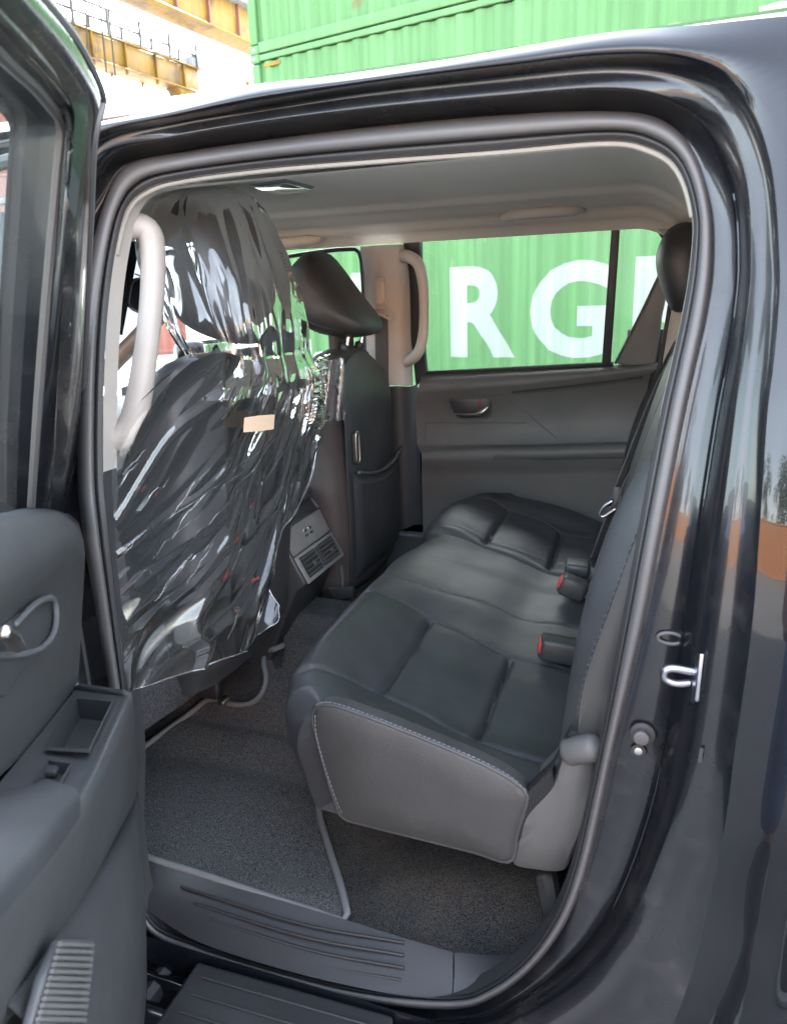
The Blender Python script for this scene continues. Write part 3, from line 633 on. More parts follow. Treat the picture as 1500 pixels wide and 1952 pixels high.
for r in ([(370,1722),(580,1786),(770,1821)], [(400,1752),(590,1811),(770,1845)], [(345,1690),(570,1760),(770,1797)], [(430,1785),(600,1838),(765,1868)]):
    tube('sill_rib', spline([sill(x, y, .0045) for x, y in r], 30), .0028, rubber_d, sp, 6)
zt = .262
stp = [atz(x, y, zt) for x, y in ((376,1830),(560,1880),(752,1935))]
a0, a1 = stp[0], stp[2]; dr = (a1-a0).normalized(); nn = V((dr.y, -dr.x, 0)).normalized()
if nn.y > 0: nn = -nn
a0x, a1x = a0, a1
st = prism('side_step', [a0, a1, a1+nn*.21, a0+nn*.21], (0, 0, -.05), sill_pl, truck, .008)
for q in (.03, .065, .10, .135): tube('step_rib', [a0+dr*.03+nn*q+V((0, 0, .001)), a1-dr*.03+nn*q+V((0, 0, .001))], .0025, rubber_d, st, 6)
tube('step_rail', [V((a0.x-1.2, a0.y-.13, zt-.05)), V((a1.x+.6, a1.y-.11, zt-.05))], .045, jamb, truck, 12)
for x in (-1.3, -.82, .1): tube('step_bracket', [V((x, .15, .2)), V((x, -.2, .2))], .02, rubber_d, truck, 8)
L = [[V((x, y, z)) for x in (-2.06, -1.0, -.3, .42)] for y, z in ((-.085, .262), (-.10, .235), (-.105, .18), (-.07, .13))]
loft('rocker_panel', L, paint, truck)

# jamb hardware: striker, bumper, plugs
def jn(px, py, off): return near(px, py, off)
sk = prism('door_striker', [jn(1330,1245,-.05), jn(1342,1247,-.09), jn(1332,1338,-.09), jn(1318,1345,-.05)], (-.006, .0, 0), striker_m, truck, .002)
tube('striker_loop', [jn(1330,1300,-.06), jn(1290,1303,-.062), jn(1268,1294,-.064), jn(1266,1280,-.066), jn(1282,1274,-.066), jn(1330,1282,-.066)], .0052, striker_m, sk, 10, n=30)
def disc(nm, px, py, off, r, th, mat, par, asp=1.0):
    c = jn(px, py, off); return prism(nm, [c+V((r*asp*math.cos(a), 0, r*math.sin(a))) for a in [2*math.pi*i/20 for i in range(20)]], (0, -th, 0), mat, par, min(.003, th*.3))
b = disc('jamb_bumper', 1224, 1397, -.010, .018, .006, rubber_d, truck); disc('bumper_pad', 1222, 1402, -.016, .011, .010, rubber, b)
b = disc('jamb_screw', 1216, 1431, -.010, .011, .004, rubber_d, truck); disc('screw_head', 1216, 1431, -.015, .006, .003, satin, b)
tube('jamb_plug', [jn(1277,1217,-.012)+V((.016*math.cos(a), 0, .008*math.sin(a))) for a in [2*math.pi*i/20 for i in range(20)]], .003, rubber, truck, 6, closed=True)
prism('jamb_slot', [jn(1333,1425,-.088), jn(1340,1425,-.088), jn(1336,1452,-.088), jn(1329,1452,-.088)], (0, -.002, 0), rubber_d, truck)
#PART4
# ------------------------------------------------------------------ rear bench
XF = [(.05,-.585),(.09,-.625),(.16,-.648),(.3,-.665),(.5,-.668),(.7,-.655),(.84,-.625),(.9,-.612),(.98,-.628),(1.12,-.615),(1.22,-.575),(1.3,-.50),(1.345,-.43)]
ZT = [(.05,.725),(.09,.755),(.16,.765),(.3,.765),(.5,.765),(.62,.772),(.8,.787),(.88,.785),(.95,.805),(1.1,.825),(1.22,.828),(1.3,.81),(1.345,.775)]
ZA = [(.05,.705),(.10,.712),(.24,.672),(.4,.688),(.5,.705),(.62,.74),(.75,.755),(.86,.765),(.92,.765),(1.05,.785),(1.15,.795),(1.22,.81),(1.3,.80),(1.345,.76)]
ZB = [(.05,.650),(.10,.658),(.24,.625),(.4,.645),(.5,.665),(.62,.69),(.75,.71),(.86,.725),(.92,.725),(1.05,.735),(1.15,.745),(1.22,.77),(1.3,.765),(1.345,.73)]
ZK = [(.05,.600),(.24,.595),(.5,.64),(.7,.69),(.9,.70),(1.2,.72),(1.345,.70)]
XA = [(.05,-.49),(.24,-.495),(.5,-.475),(.9,-.425),(1.2,-.415)]
XB = [(.05,-.30),(.24,-.305),(.5,-.285),(.9,-.25),(1.2,-.24)]
def groove(d, w, dep): return -dep*math.exp(-(d/w)**2)
def smooth01(a, b, x): t = min(1, max(0, (x-a)/(b-a))); return t*t*(3-2*t)
NP = 320
ys = [.05+.0036*i for i in range(360)]+[1.345]
SEAM = {'S1': [(590,1275),(640,1285),(680,1302),(724,1320),(800,1358),(905,1410),(975,1438),(1046,1457)],
 'S2': [(676,1127),(730,1133),(775,1152),(822,1178),(900,1216),(974,1252),(1030,1265),(1093,1280)],
 'S3': [(705,1092),(770,1102),(850,1127),(940,1152),(1030,1186)],
 'S4': [(800,1012),(824,1015),(927,1042),(1000,1070),(1072,1096)],
 'S5': [(918,948),(940,953),(970,972),(1030,992),(1075,1018)],
 'S6': [(820,998),(867,1002),(928,1029),(1000,1055)],
 'A1': [(725,1319),(775,1250),(822,1178)], 'B1': [(905,1410),(942,1330),(974,1252)], 'A2': [(928,1030),(945,1002),(968,972)], 'B2': [(1051,1073),(1062,1040),(1070,1016)]}
CURV = {}
def lin(x, T):
    if x <= T[0][0]: return T[0][1]
    for (a, va), (b, vb) in zip(T, T[1:]):
        if x <= b: return va+(vb-va)*(x-a)/max(1e-6, b-a)
    return T[-1][1]
def cushion_rows(detail):
    rows = []
    for y in ys:
        xf, zt, za, zb, xa, xb = tab(y, XF), tab(y, ZT), tab(y, ZA), tab(y, ZB), tab(y, XA), tab(y, XB)
        lo = tab(y, [(.05,.075),(.12,.07),(.3,.02),(.5,0)])
        K = [(-.10,.44+lo),(-.33,.435+lo),(-.525-.02*smooth01(.1,.3,y),.452+lo),(-.555-.04*smooth01(.1,.4,y),.50+lo*.5),(xf+.012,.60),(xf,zt-.075),(xf+.012,zt-.03),(xf+.05,zt-.004),((xf+xa)/2+.015,(zt+za)/2+.008),(xa,za),((xa+xb)/2,(za+zb)/2+.004),(xb,zb),(-.18,(zb+tab(y,ZK))/2+.008),(-.07,tab(y,ZK))]
        P = spline([V((x, y, z)) for x, z in K], NP)
        if detail:
            for i, p in enumerate(P):
                if i > NP*.30 and p.z > .5:
                    dz = 0.0; k = smooth01(xf+.015, xf+.05, p.x)
                    s1, s2, s3, s4, s5 = [lin(p.x, CURV[q]) for q in ('S1', 'S2', 'S3', 'S4', 'S5')]
                    cu_all = .6
                    for lo_, hi_, A, B in ((s1, s2, 'A1', 'B1'), (s4+.01, s5, 'A2', 'B2')):
                        cu = smooth01(lo_, lo_+.014, y)*(1-smooth01(hi_-.014, hi_, y))
                        if cu > 0:
                            xa_, xb_ = lin(y, CURV[A]), lin(y, CURV[B])
                            dz += cu*(groove(p.x-xa_, .009, .0075)+groove(p.x-xb_, .009, .0075)+groove(p.x-xa_, .004, .006)+groove(p.x-xb_, .004, .006))
                            for a, b in ((xa_-.16, xa_), (xa_, xb_), (xb_, -.10)):
                                if a < p.x < b: dz += cu*.0035*math.sin(math.pi*(p.x-a)/(b-a))
                    for s_, dep, wd in ((s1, .0038, .0060), (s2, .0036, .0055), (s3, .0028, .0032), (s5, .0038, .006)): dz += k*groove(y-s_, wd, dep)
                    dz += k*groove(y-lin(p.x, CURV['S6']), .003, .0016)
                    dz += groove(y-s4, .007, .010)*k
                    dz += .0016*noise.noise(V((p.x*7, y*7, 3)))+.0010*noise.noise(V((p.x*16, y*40, 6)))*cu_all
                    if p.x < xf+.03: p.x -= dz*.6
                    p.z += dz
        rows.append(P)
    return rows
_r = cushion_rows(False); _v = [p for r in _r for p in r]; _bv = BVHTree.FromPolygons(_v, grid_faces(NP, len(_r)))
for k, pts in SEAM.items():
    H = [_bv.ray_cast(CAM, ray(*p))[0] for p in pts]; H = [h for h in H if h]
    CURV[k] = sorted((h.x, h.y) if k[0] == 'S' else (h.y, h.x) for h in H)
rows = cushion_rows(True)
bench = empty('rear_seat', (0, 0, 0)); bench.parent = truck
hr = xz_pillow('headrest', [(.045,1.40),(.03,1.45),(.05,1.50),(.09,1.515),(.125,1.49),(.13,1.43),(.115,1.365),(.07,1.345)], .15, .39, leather, bench)
for s in (-.05, .05): tube('headrest_post', [V((.09, .27+s, 1.29)), V((.085, .27+s, 1.38))], .006, chrome, hr, 8)
# soften the two ends
def shrink(P, s, dy):
    c = V((-.33, P[0].y, .60)); return [V((c.x+(p.x-c.x)*s, p.y+dy, c.z+(p.z-c.z)*s)) for p in P]
rows = [shrink(rows[0], .965, -.012), shrink(rows[0], .985, -.009), shrink(rows[0], .996, -.004)]+rows+[shrink(rows[-1], .985, .008), shrink(rows[-1], .93, .016), shrink(rows[-1], .8, .02)]
cush = loft('seat_cushion', rows, leather, bench, closed=True, caps=True)
# flat vinyl side panel with piping and stitching
def sidep(px, py, y=.030): return aty(px, py, y)
SP = [(597,1375),(600,1352),(612,1344),(640,1346),(700,1366),(800,1405),(900,1447),(965,1480),(1003,1512),(1000,1540),(985,1590),(972,1641),(900,1622),(800,1597),(700,1572),(655,1558),(640,1530),(618,1460)]
spts = spline([sidep(x, y) for x, y in SP], 90, True)
cc = sum(spts, V())/len(spts)
loft('side_panel', [[p+V((0, .03, 0)) for p in spts], spts, [cc+(p-cc)*.985+V((0, -.004, 0)) for p in spts], [cc+(p-cc)*.93+V((0, -.007, 0)) for p in spts], [cc+(p-cc)*.5+V((0, -.010, 0)) for p in spts]], leather_side, bench, closed=True, caps=True)
tube('piping', [p+V((0, .0, 0)) for p in spts], .0042, leather, bench, 8, closed=True)
def stitches(name, pts, par, step=.0085, ln=.0055, r=.0009, mat=None):
    P = spline(pts, 2000); vs = []; F = []; acc = 0; on = None
    for a, b in zip(P, P[1:]):
        acc += (b-a).length
        if acc > step:
            acc = 0; d = (b-a).normalized(); u = d.orthogonal().normalized(); v = d.cross(u); n = len(vs)
            for e in (-ln/2, ln/2):
                for q in range(4): vs.append(b+d*e+(u*math.cos(q*1.5708)+v*math.sin(q*1.5708))*r)
            F += [(n+i, n+(i+1) % 4, n+4+(i+1) % 4, n+4+i) for i in range(4)]+[(n+3, n+2, n+1, n), (n+4, n+5, n+6, n+7)]
    return tag(mesh(name, vs, F, mat or thread, par, False), kind='stuff')
thread = M('thread', (.12, .125, .135), .7).m; thread_d = M('dark_thread', (.07, .075, .08), .7).m
stitches('stitching', [sidep(x, y-5, .024) for x, y in SP[1:9]], bench)
stitches('stitching', [sidep(x, y, .024) for x, y in ((600,1358),(603,1400),(618,1458),(638,1518),(653,1553))], bench)
# seam lines sewn along the bolsters, traced on the finished surface
bv = BVHTree.FromPolygons([v.co for v in cush.data.vertices], [tuple(p.vertices) for p in cush.data.polygons if len(p.vertices) < 5])
def drape(x, y, lift=.0006):
    h = bv.ray_cast(V((x, y, 1.2)), V((0, 0, -1))); return (h[0]+V((0, 0, lift))) if h[0] else None
for q in ('S1', 'S2', 'S5'):
    pts = [drape(x, lin(x, CURV[q])+.004) for x in [CURV[q][0][0]+.005+(CURV[q][-1][0]-CURV[q][0][0])*i/24 for i in range(25)]]; pts = [p for p in pts if p]
    stitches('seam_thread', pts, bench, .006, .004, .0004, thread_d)
# support bracket moulding at the rear corner of the bench
BR = [(1000,1543),(1055,1480),(1075,1425),(1090,1408),(1128,1412),(1135,1480),(1115,1570),(1092,1625),(1080,1650),(1060,1656),(1020,1652),(978,1640),(985,1592)]
bp = spline([aty(x, y, .045) for x, y in BR], 70, True); cc = sum(bp, V())/len(bp)
loft('seat_bracket_cover', [[p+V((0, .10, 0)) for p in bp], bp, [cc+(p-cc)*.97+V((0, -.010, 0)) for p in bp], [cc+(p-cc)*.85+V((0, -.017, 0)) for p in bp], [cc+(p-cc)*.45+V((0, -.020, 0)) for p in bp]], plastic_g, bench, closed=True, caps=True)
tube('bracket_knuckle', [aty(1088, 1432, .03), aty(1130, 1425, .02)], .022, plastic_g, bench, 14)
gusset_m = mk_carpet('felt', (.012, .012, .013), (.06, .06, .06), 500)
prism('felt_gusset', [aty(x, y, .028) for x, y in ((1003,1512),(1050,1468),(1085,1395),(1050,1470),(1058,1500),(1020,1560),(985,1608),(995,1550))], (0, .03, 0), gusset_m, bench, .003)
tube('bench_leg', [V((-.14, .10, .44)), V((-.12, .08, .36))], .02, rubber_d, bench, 8)
for yy in (.5, .9, 1.25): tube('bench_leg', [V((-.50, yy, .44)), V((-.47, yy, floor_z(yy)))], .014, rubber_d, bench, 8)
box('underseat_box', (-.28, .80, .37), (.34, .9, .13), rubber_d, bench, .02)
# backrest
rows = []
XBK = [(.40, -.06), (.58, -.085), (.66, -.105), (.75, -.10), (.95, -.075), (1.10, -.035), (1.22, -.005), (1.29, .02), (1.315, .05)]
m = 120
for j in range(m):
    y = .05+1.29*j/(m-1)
    e = min(y-.05, 1.34-y); rnd = .035*(1-min(1, e/.045))**2
    K = []
    for z, x in ((.42,-.02),(.56,-.075),(.64,-.104),(.75,-.10),(.95,-.075),(1.10,-.038),(1.22,-.004),(1.285,.024),(1.315,.07),(1.30,.12),(1.1,.135),(.7,.13),(.45,.10)):
        b = 0
        if x < .05:
            for c0 in (.27, .70, 1.12): b += .018*math.exp(-((y-c0)/.13)**2) if c0 != .70 else .012*math.exp(-((y-c0)/.12)**2)
            for s0 in (.49, .90): b += .012*math.exp(-((y-s0)/.008)**2)
            b -= .022*(math.exp(-((y-.10)/.05)**2)+math.exp(-((y-1.29)/.05)**2)) if .6 < z < 1.2 else 0
            x = x+b+rnd
        K.append(V((x, y, z - (rnd*.8 if z > 1.2 else 0))))
    rows.append(spline(K, 80, True))
rows = [[V((lerp(.05, p.x, .8), p.y-.012, lerp(.9, p.z, .985))) for p in rows[0]]]+rows
loft('backrest', rows, leather, bench, closed=True, caps=True)
stitches('stitching', [aty(x, y, .036) for x, y in ((1100,1400),(1103,1340),(1120,1270),(1160,1160),(1196,1060),(1225,980))], bench, .012, .004, .0006)
for yc in (1.12,):
    hr = xz_pillow('headrest', [(-.015,1.42),(-.035,1.50),(-.01,1.565),(.04,1.58),(.085,1.55),(.09,1.46),(.07,1.385),(.02,1.365)] if yc != .70 else [(-.0,1.33),(-.01,1.38),(.02,1.41),(.07,1.41),(.09,1.36),(.07,1.32),(.02,1.31)], yc-.125, yc+.125, leather, bench)
    for s in (-.05, .05): tube('headrest_post', [V((.05, yc+s, 1.29)), V((.045, yc+s, 1.40))], .006, chrome, hr, 8)
# vinyl side of the backrest, outboard of the stitch line
BS_ = [(1100,1402),(1104,1340),(1121,1270),(1161,1160),(1197,1060),(1228,980),(1262,880),(1275,900),(1240,1010),(1205,1160),(1170,1300),(1148,1400),(1130,1424),(1112,1420)]
bq = spline([aty(x, y, .034) for x, y in BS_], 70, True); cc = sum(bq, V())/len(bq)
loft('backrest_side', [[p+V((0, .03, 0)) for p in bq], bq, [cc+(p-cc)*.96+V((0, -.005, 0)) for p in bq], [cc+(p-cc)*.6+V((0, -.008, 0)) for p in bq]], leather_side, bench, closed=True, caps=True)
# buckles
def buckle(px, py, y, L, Wd, H, yawd, label, redc=True, pitchd=12):
    c = aty(px, py, y); R = Matrix.Rotation(math.radians(yawd), 3, 'Z') @ Matrix.Rotation(math.radians(pitchd), 3, 'Y')
    b = box('belt_buckle', c, (L, Wd, H), plastic_d, bench, .009, R)
    if redc:
        box('release_button', c+R @ V((-L/2-.0005, 0, .002)), (.006, Wd*.72, H*.52), red, b, .002, R); box('buckle_slot', c+R @ V((-L/2-.0002, 0, -H*.36)), (.003, Wd*.7, .003), rubber_d, b, .0, R)
    tube('buckle_stalk', [c+R @ V((L/2-.01, 0, 0)), c+R @ V((L/2+.02, 0, -.01)), c+R @ V((L/2+.05, 0, -.03))], .011, webbing, b, 8)
    return b
buckle(1069, 1238, .47, .088, .050, .050, 8, 'near', pitchd=8)
buckle(1092, 1119, .70, .064, .046, .050, 4, 'mid', pitchd=20)
buckle(1100, 1082, .78, .060, .062, .034, 4, 'far', redc=False, pitchd=4)
# seat belts
def ribbon(name, pts, wdir, wd, mat, par, n=30):
    P = spline(pts, n); W0 = V(wdir).normalized()*wd/2
    o = loft(name, [[p-W0 for p in P], [p-W0*.5 for p in P], [p+W0*.5 for p in P], [p+W0 for p in P]], mat, par)
    s = o.modifiers.new('thick', 'SOLIDIFY'); s.thickness = .0016; return o
rb = ribbon('seat_belt', [aty(1300,650,1.05), aty(1256,735,1.02), aty(1217,830,1.00), aty(1184,915,.98), aty(1166,962,.97)], (.5, .7, .2), .040, webbing, bench)
rb = ribbon('seat_belt', [aty(1310,680,.98), aty(1272,770,.97), aty(1232,850,.96), aty(1198,915,.955), aty(1180,960,.95)], (.6, .7, .2), .036, webbing, bench)
rb = ribbon('seat_belt', [aty(1172,962,.96), aty(1153,1010,.98), aty(1135,1060,1.0), aty(1122,1105,1.0)], (.6, .8, .1), .042, webbing, bench)
tg = prism('belt_tongue', [aty(x, y, 0.945) for x, y in ((1168,930),(1182,930),(1190,968),(1165,972))], (0, .014, 0), plastic_g, bench, .004)
tube('tongue_plate', [aty(1166,955,0.94), aty(1150,966,0.94), aty(1143,980,0.94), aty(1150,984,0.94), aty(1172,970,0.94)], .004, striker_m, tg, 8, n=24)
# far belt anchor on the pillar
ba = prism('belt_anchor', [far(x, y, .058) for x, y in ((714,532),(722,528),(732,530),(735,590),(712,592))], (0, .012, 0), beige_d, truck, .004)
prism('anchor_cover', [far(x, y, .072) for x, y in ((716,540),(723,537),(731,540),(733,580),(716,582))], (0, .012, 0), beige, ba, .004)
tube('anchor_loop', [far(x, y, .07) for x, y in ((733,572),(744,588),(751,600),(746,609),(738,606),(722,600),(710,606),(702,604),(703,596),(716,586))], .0045, beige_d, ba, 8, n=50)
ribbon('seat_belt', [far(726,602,.07), far(727,640,.06), far(728,700,.055), far(729,760,.05)], (1, 0, 0), .045, webbing, truck)
ribbon('seat_belt', [far(722,742,.07), far(722,850,.07), far(724,960,.07)], (1, 0, 0), .03, webbing, truck)

# ------------------------------------------------------------------ front seats
def bodycross(cx, cy, z, dx, dy, n=56, p=3.2, bulge=0):
    o = []
    for i in range(n):
        a = 2*math.pi*i/n; c, s = math.cos(a), math.sin(a)
        x = math.copysign(abs(c)**(2/p), c)*dx/2; yy = math.copysign(abs(s)**(2/p), s)*dy/2
        x += bulge*(1-(2*yy/dy)**2) if x > 0 else -bulge*.5*(1-(2*yy/dy)**2)
        o.append(V((cx+x, cy+yy, z)))
    return o
def front_seat(cy, wrapped, xoff=0.0):
    fs = empty('front_seat', (0, 0, 0)); fs.parent = truck
    S = []
    T = [(.55, -.90, .10, .38), (.62, -.885, .15, .44), (.75, -.885, .16, .465), (.9, -.89, .155, .475), (1.05, -.90, .145, .47), (1.15, -.905, .13, .44), (1.22, -.905, .115, .385), (1.265, -.905, .095, .31), (1.285, -.90, .07, .24), (1.29, -.90, .03, .15)]
    for i in range(60):
        z = lerp(.55, 1.29, i/59)
        if wrapped: T = [(.62, -.90, .10, .36), (.70, -.885, .14, .40), (.9, -.89, .155, .43), (1.05, -.90, .145, .44), (1.19, -.905, .13, .45), (1.26, -.905, .115, .44), (1.30, -.905, .095, .41), (1.322, -.90, .07, .36), (1.33, -.90, .03, .27)]
        z = lerp(T[0][0], 1.33, i/59)
        def q(k): return tab(z, [(t[0], t[k]) for t in T])
        S.append(bodycross(q(1)+xoff + (0 if not wrapped else .10*(z-1.1)), cy, z, q(2), q(3), bulge=.006))
    loft('seat_back', S, brown_cloth if not wrapped else leather, fs, closed=True, caps=True)
    cs = []
    for i in range(26):
        t = i/25; y = cy-.25+.5*t; e = abs(2*t-1); s = (1-e**6)**(1/6) if e < 1 else .02
        P = spline([V((x+xoff, y, z)) for x, z in ((-.92,.50),(-.90,.60),(-1.0,.655),(-1.25,.665),(-1.42,.68),(-1.47,.63),(-1.45,.52),(-1.2,.44))], 40, True); c = V((-1.18+xoff, y, .56))
        cs.append([V((c.x-(.15 if wrapped else .06)+(p.x-c.x)*max(s,.05), y, c.z+(p.z-c.z)*max(s,.05))) for p in P])
    loft('seat_cushion', cs, leather, fs, closed=True, caps=True)
    box('seat_light_block', ((-1.44 if wrapped else -1.24)+xoff, cy, .41), (.40, .40, .17), rubber_d, fs, .02)  # added block that keeps light from leaking in under the seat
    for a in (-.19, .19): box('seat_rail', ((-1.36 if wrapped else -1.22)+xoff, cy+a, .335), (.44, .03, .03), rubber_d, fs, .005)
    return fs
ffs = front_seat(1.075, False, .0)
# back shell and map pocket of the far seat
def backX(y, z, cy=1.075): return -.826+.012*(1-min(1, ((y-cy)/.22)**2)) - .03*smooth01(1.12, 1.28, z) - .012*smooth01(.75, .58, z)
def shellpatch(name, za, zb, ya, yb, off, mat, par, ny=24, nz=30, round_=.03, curve=0.0, edge=.012):
    rows = []
    for j in range(nz):
        t = j/(nz-1); row = []
        for i in range(ny):
            s = i/(ny-1); y = lerp(ya, yb, s)
            z0 = za; z1 = zb - curve*(2*s-1)**2
            z = lerp(z0, z1, t)
            ed = min(s, 1-s, t, 1-t); k = 1-min(1, ed/.09)
            row.append(V((backX(y, z)+off-edge*k*k, y, z)))
        rows.append(row)
    return loft(name, rows, mat, par)
shellpatch('back_panel', .60, 1.275, .885, 1.265, .012, leather, ffs, 30, 50, curve=.075)
mp = shellpatch('map_pocket', .635, .925, .885, 1.265, .030, leather, ffs, 30, 24, curve=-.03)
tube('pocket_hem', [V((backX(y, .93)+.036, y, .927+.03*(2*(y-.885)/.38-1)**2)) for y in [.89+.37*i/20 for i in range(21)]], .006, leather, ffs, 8)
stitches('stitching', [V((backX(y, .9)+.0355, y, .900+.03*(2*(y-.885)/.38-1)**2)) for y in [.89+.37*i/20 for i in range(21)]], ffs, .007, .0045, .0006)
tube('panel_seam', [V((backX(.885, z)+.006, .878, z)) for z in (.6, .7, .8, .9, 1.0, 1.1, 1.17)]+[V((-.85, .90, 1.22)), V((-.862, .95, 1.265)), V((-.868, 1.07, 1.285)), V((-.868, 1.18, 1.27))], .003, plastic_d, ffs, 6, n=60)
bh = prism('bag_hook', [V((backX(.905, z)+.014, y, z)) for y, z in ((.895,.985),(.902,.978),(.914,.978),(.921,.985),(.921,1.062),(.914,1.070),(.902,1.070),(.895,1.062))], (.012, 0, 0), plastic_d, ffs, .004)
tube('hook_rim', [V((backX(.905, z)+.027, y, z)) for y, z in ((.897,.99),(.908,.98),(.919,.99),(.919,1.06),(.908,1.068),(.897,1.06))], .0025, satin, bh, 6, closed=True, n=30)
shellpatch('carpet_skirt', .42, .64, .90, 1.25, -.008, carpet, ffs, 12, 10)
HRP = [(-.995,1.545),(-1.035,1.50),(-1.04,1.44),(-1.005,1.375),(-.955,1.335),(-.87,1.318),(-.80,1.325),(-.785,1.345),(-.80,1.375),(-.86,1.45),(-.92,1.53),(-.955,1.562)]
hr = xz_pillow('headrest', HRP, .945, 1.205, leather, ffs, pw=3.0, xs=-.01)
stitches('stitching', [V((x, .9445, z)) for x, z in ((-1.0,1.50),(-1.0,1.44),(-.965,1.39),(-.92,1.36),(-.86,1.345))], hr, .008, .005, .0007)
for y in (1.02, 1.13): tube('headrest_post', [V((-.865, y, 1.27)), V((-.85, y, 1.34))], .007, chrome, hr, 8)
for y in (1.02, 1.13): tube('post_sleeve', [V((-.868, y, 1.285)), V((-.866, y, 1.296))], .014, plastic_d, hr, 10)
prism('recline_lever', [V((-.86+.01*i, .835, .58)) for i in (0,)]+[V((-.80, .835, .60)), V((-.80, .835, .63)), V((-.88, .835, .62))], (0, .012, 0), plastic_d, ffs, .003)
tube('hanging_strap', [aty(650,1078,.86), aty(654,1100,.86), aty(652,1140,.86)], .004, webbing, ffs, 6)

a = M('skirt_cloth', (.035, .035, .037), 1.0, spec=.05); n = a.noise(300, 2); a.color(a.ramp(n, [(.35, (.02, .02, .022)), (.7, (.06, .06, .062))])); a.bump(n, .6, .002); skirt_m = a.m
nfs = front_seat(.375, True, .015)
hr = xz_pillow('headrest', [(-.90,1.63),(-.945,1.60),(-.965,1.52),(-.955,1.43),(-.91,1.375),(-.83,1.345),(-.765,1.345),(-.745,1.365),(-.76,1.42),(-.79,1.52),(-.825,1.60),(-.86,1.632)], .265, .535, leather, nfs, pw=3.2)
for y in (.35, .46): tube('headrest_post', [V((-.83, y, 1.24)), V((-.82, y, 1.37))], .007, chrome, hr, 8)
skirt = prism('seat_skirt', [hit(x, y, lambda P: -(P.x+.935)) for x, y in ((215,1290),(330,1270),(450,1215),(505,1140),(532,1140),(522,1176),(440,1275),(350,1345),(262,1405),(215,1430))], (-.03, 0, 0), skirt_m, nfs, .006)
for y in (.46,): box('seat_motor', (-1.06, y, .47), (.08, .03, .05), rubber_d, nfs, .008)
box('rail_bolt', (-1.0, .44, .455), (.02, .035, .012), satin, nfs, .003)

# ------------------------------------------------------------------ centre console
con = empty('centre_console', (0, 0, 0)); con.parent = truck
Yc0, Yc1 = .59, .83
CP = [(532,1015),(557,1066),(585,1116)]
A_, B_, C_ = [aty(x, y, Yc0) for x, y in CP]
Tp = V((A_.x-.02, Yc0, A_.z+.035)); 
prof = [A_, B_, C_, C_+V((-.03, 0, -.02)), V((C_.x-.10, Yc0, .56)), V((C_.x-.16, Yc0, .36)), V((C_.x-.75, Yc0, .36)), V((A_.x-.75, Yc0, A_.z+.03)), V((A_.x-.03, Yc0, A_.z+.03))]
prism('console_body', prof, (0, Yc1-Yc0, 0), plastic_d, con, .008)
prism('armrest_lid', [V((A_.x-.005, Yc0+.012, A_.z+.034)), V((A_.x-.40, Yc0+.012, A_.z+.034)), V((A_.x-.40, Yc0+.012, A_.z+.075)), V((A_.x-.04, Yc0+.012, A_.z+.078)), V((A_.x-.01, Yc0+.012, A_.z+.065))], (0, Yc1-Yc0-.024, 0), leather, con, .014, 3)
def cf(s, t, P0, P1, lift=.0):      # point on a console face: s across (Y), t down from P0 to P1
    n = V((-(P1-P0).z, 0, (P1-P0).x)).normalized()
    if n.x < 0: n = -n
    q = P0.lerp(P1, t); return V((q.x, lerp(Yc0, Yc1, s), q.z))+n*lift
def cpanel(nm, s0, s1, t0, t1, P0, P1, lift, th, mat, par, bev=.002):
    n = cf(0, 0, P0, P1, 1)-cf(0, 0, P0, P1, 0)
    return prism(nm, [cf(s0, t0, P0, P1, lift), cf(s1, t0, P0, P1, lift), cf(s1, t1, P0, P1, lift), cf(s0, t1, P0, P1, lift)], n*th, mat, par, bev)
tp = A_+V((-.025, 0, .032))
cpanel('storage_opening', .06, .94, .12, .95, tp, A_, -.002, .004, rubber_d, con, .0005)
cpanel('frame_edge', .0, .06, .0, 1.0, tp, A_, .0, .006, plastic_g, con); cpanel('frame_edge', .94, 1.0, .0, 1.0, tp, A_, .0, .006, plastic_g, con); cpanel('frame_edge', .0, 1.0, -.12, .08, tp, A_, .0, .006, plastic_g, con)
pp = cpanel('port_panel', .03, .97, .04, .95, A_, B_, .0, .004, plastic_l, con)
for s in (.42, .54):
    for t in (.38, .55): cpanel('usb_port', s, s+.07, t, t+.09, A_, B_, .0035, .0012, chrome if t < .4 else rubber_d, pp, .0002)
vf = cpanel('vent_frame', .02, .98, .0, 1.0, B_, C_, .0, .006, plastic_l, con, .003)
for s0 in (.08, .54):
    cpanel('vent_cavity', s0, s0+.36, .10, .86, B_, C_, .0055, .0015, rubber_d, vf, .0)
    for q in range(5):
        t = .16+.15*q; a = cpanel('vent_slat', s0+.01, s0+.35, t, t+.035, B_, C_, .007, .006, plastic_g, vf, .0008)
    cpanel('vent_tab', s0+.15, s0+.21, .44, .58, B_, C_, .012, .006, plastic_g, vf, .001)
wh = cpanel('vent_wheel', .465, .515, .12, .84, B_, C_, .006, .006, rubber_d, vf, .001)
for q in range(6): cpanel('wheel_tooth', .465, .515, .16+.11*q, .20+.11*q, B_, C_, .0115, .0015, plastic_g, wh, .0)

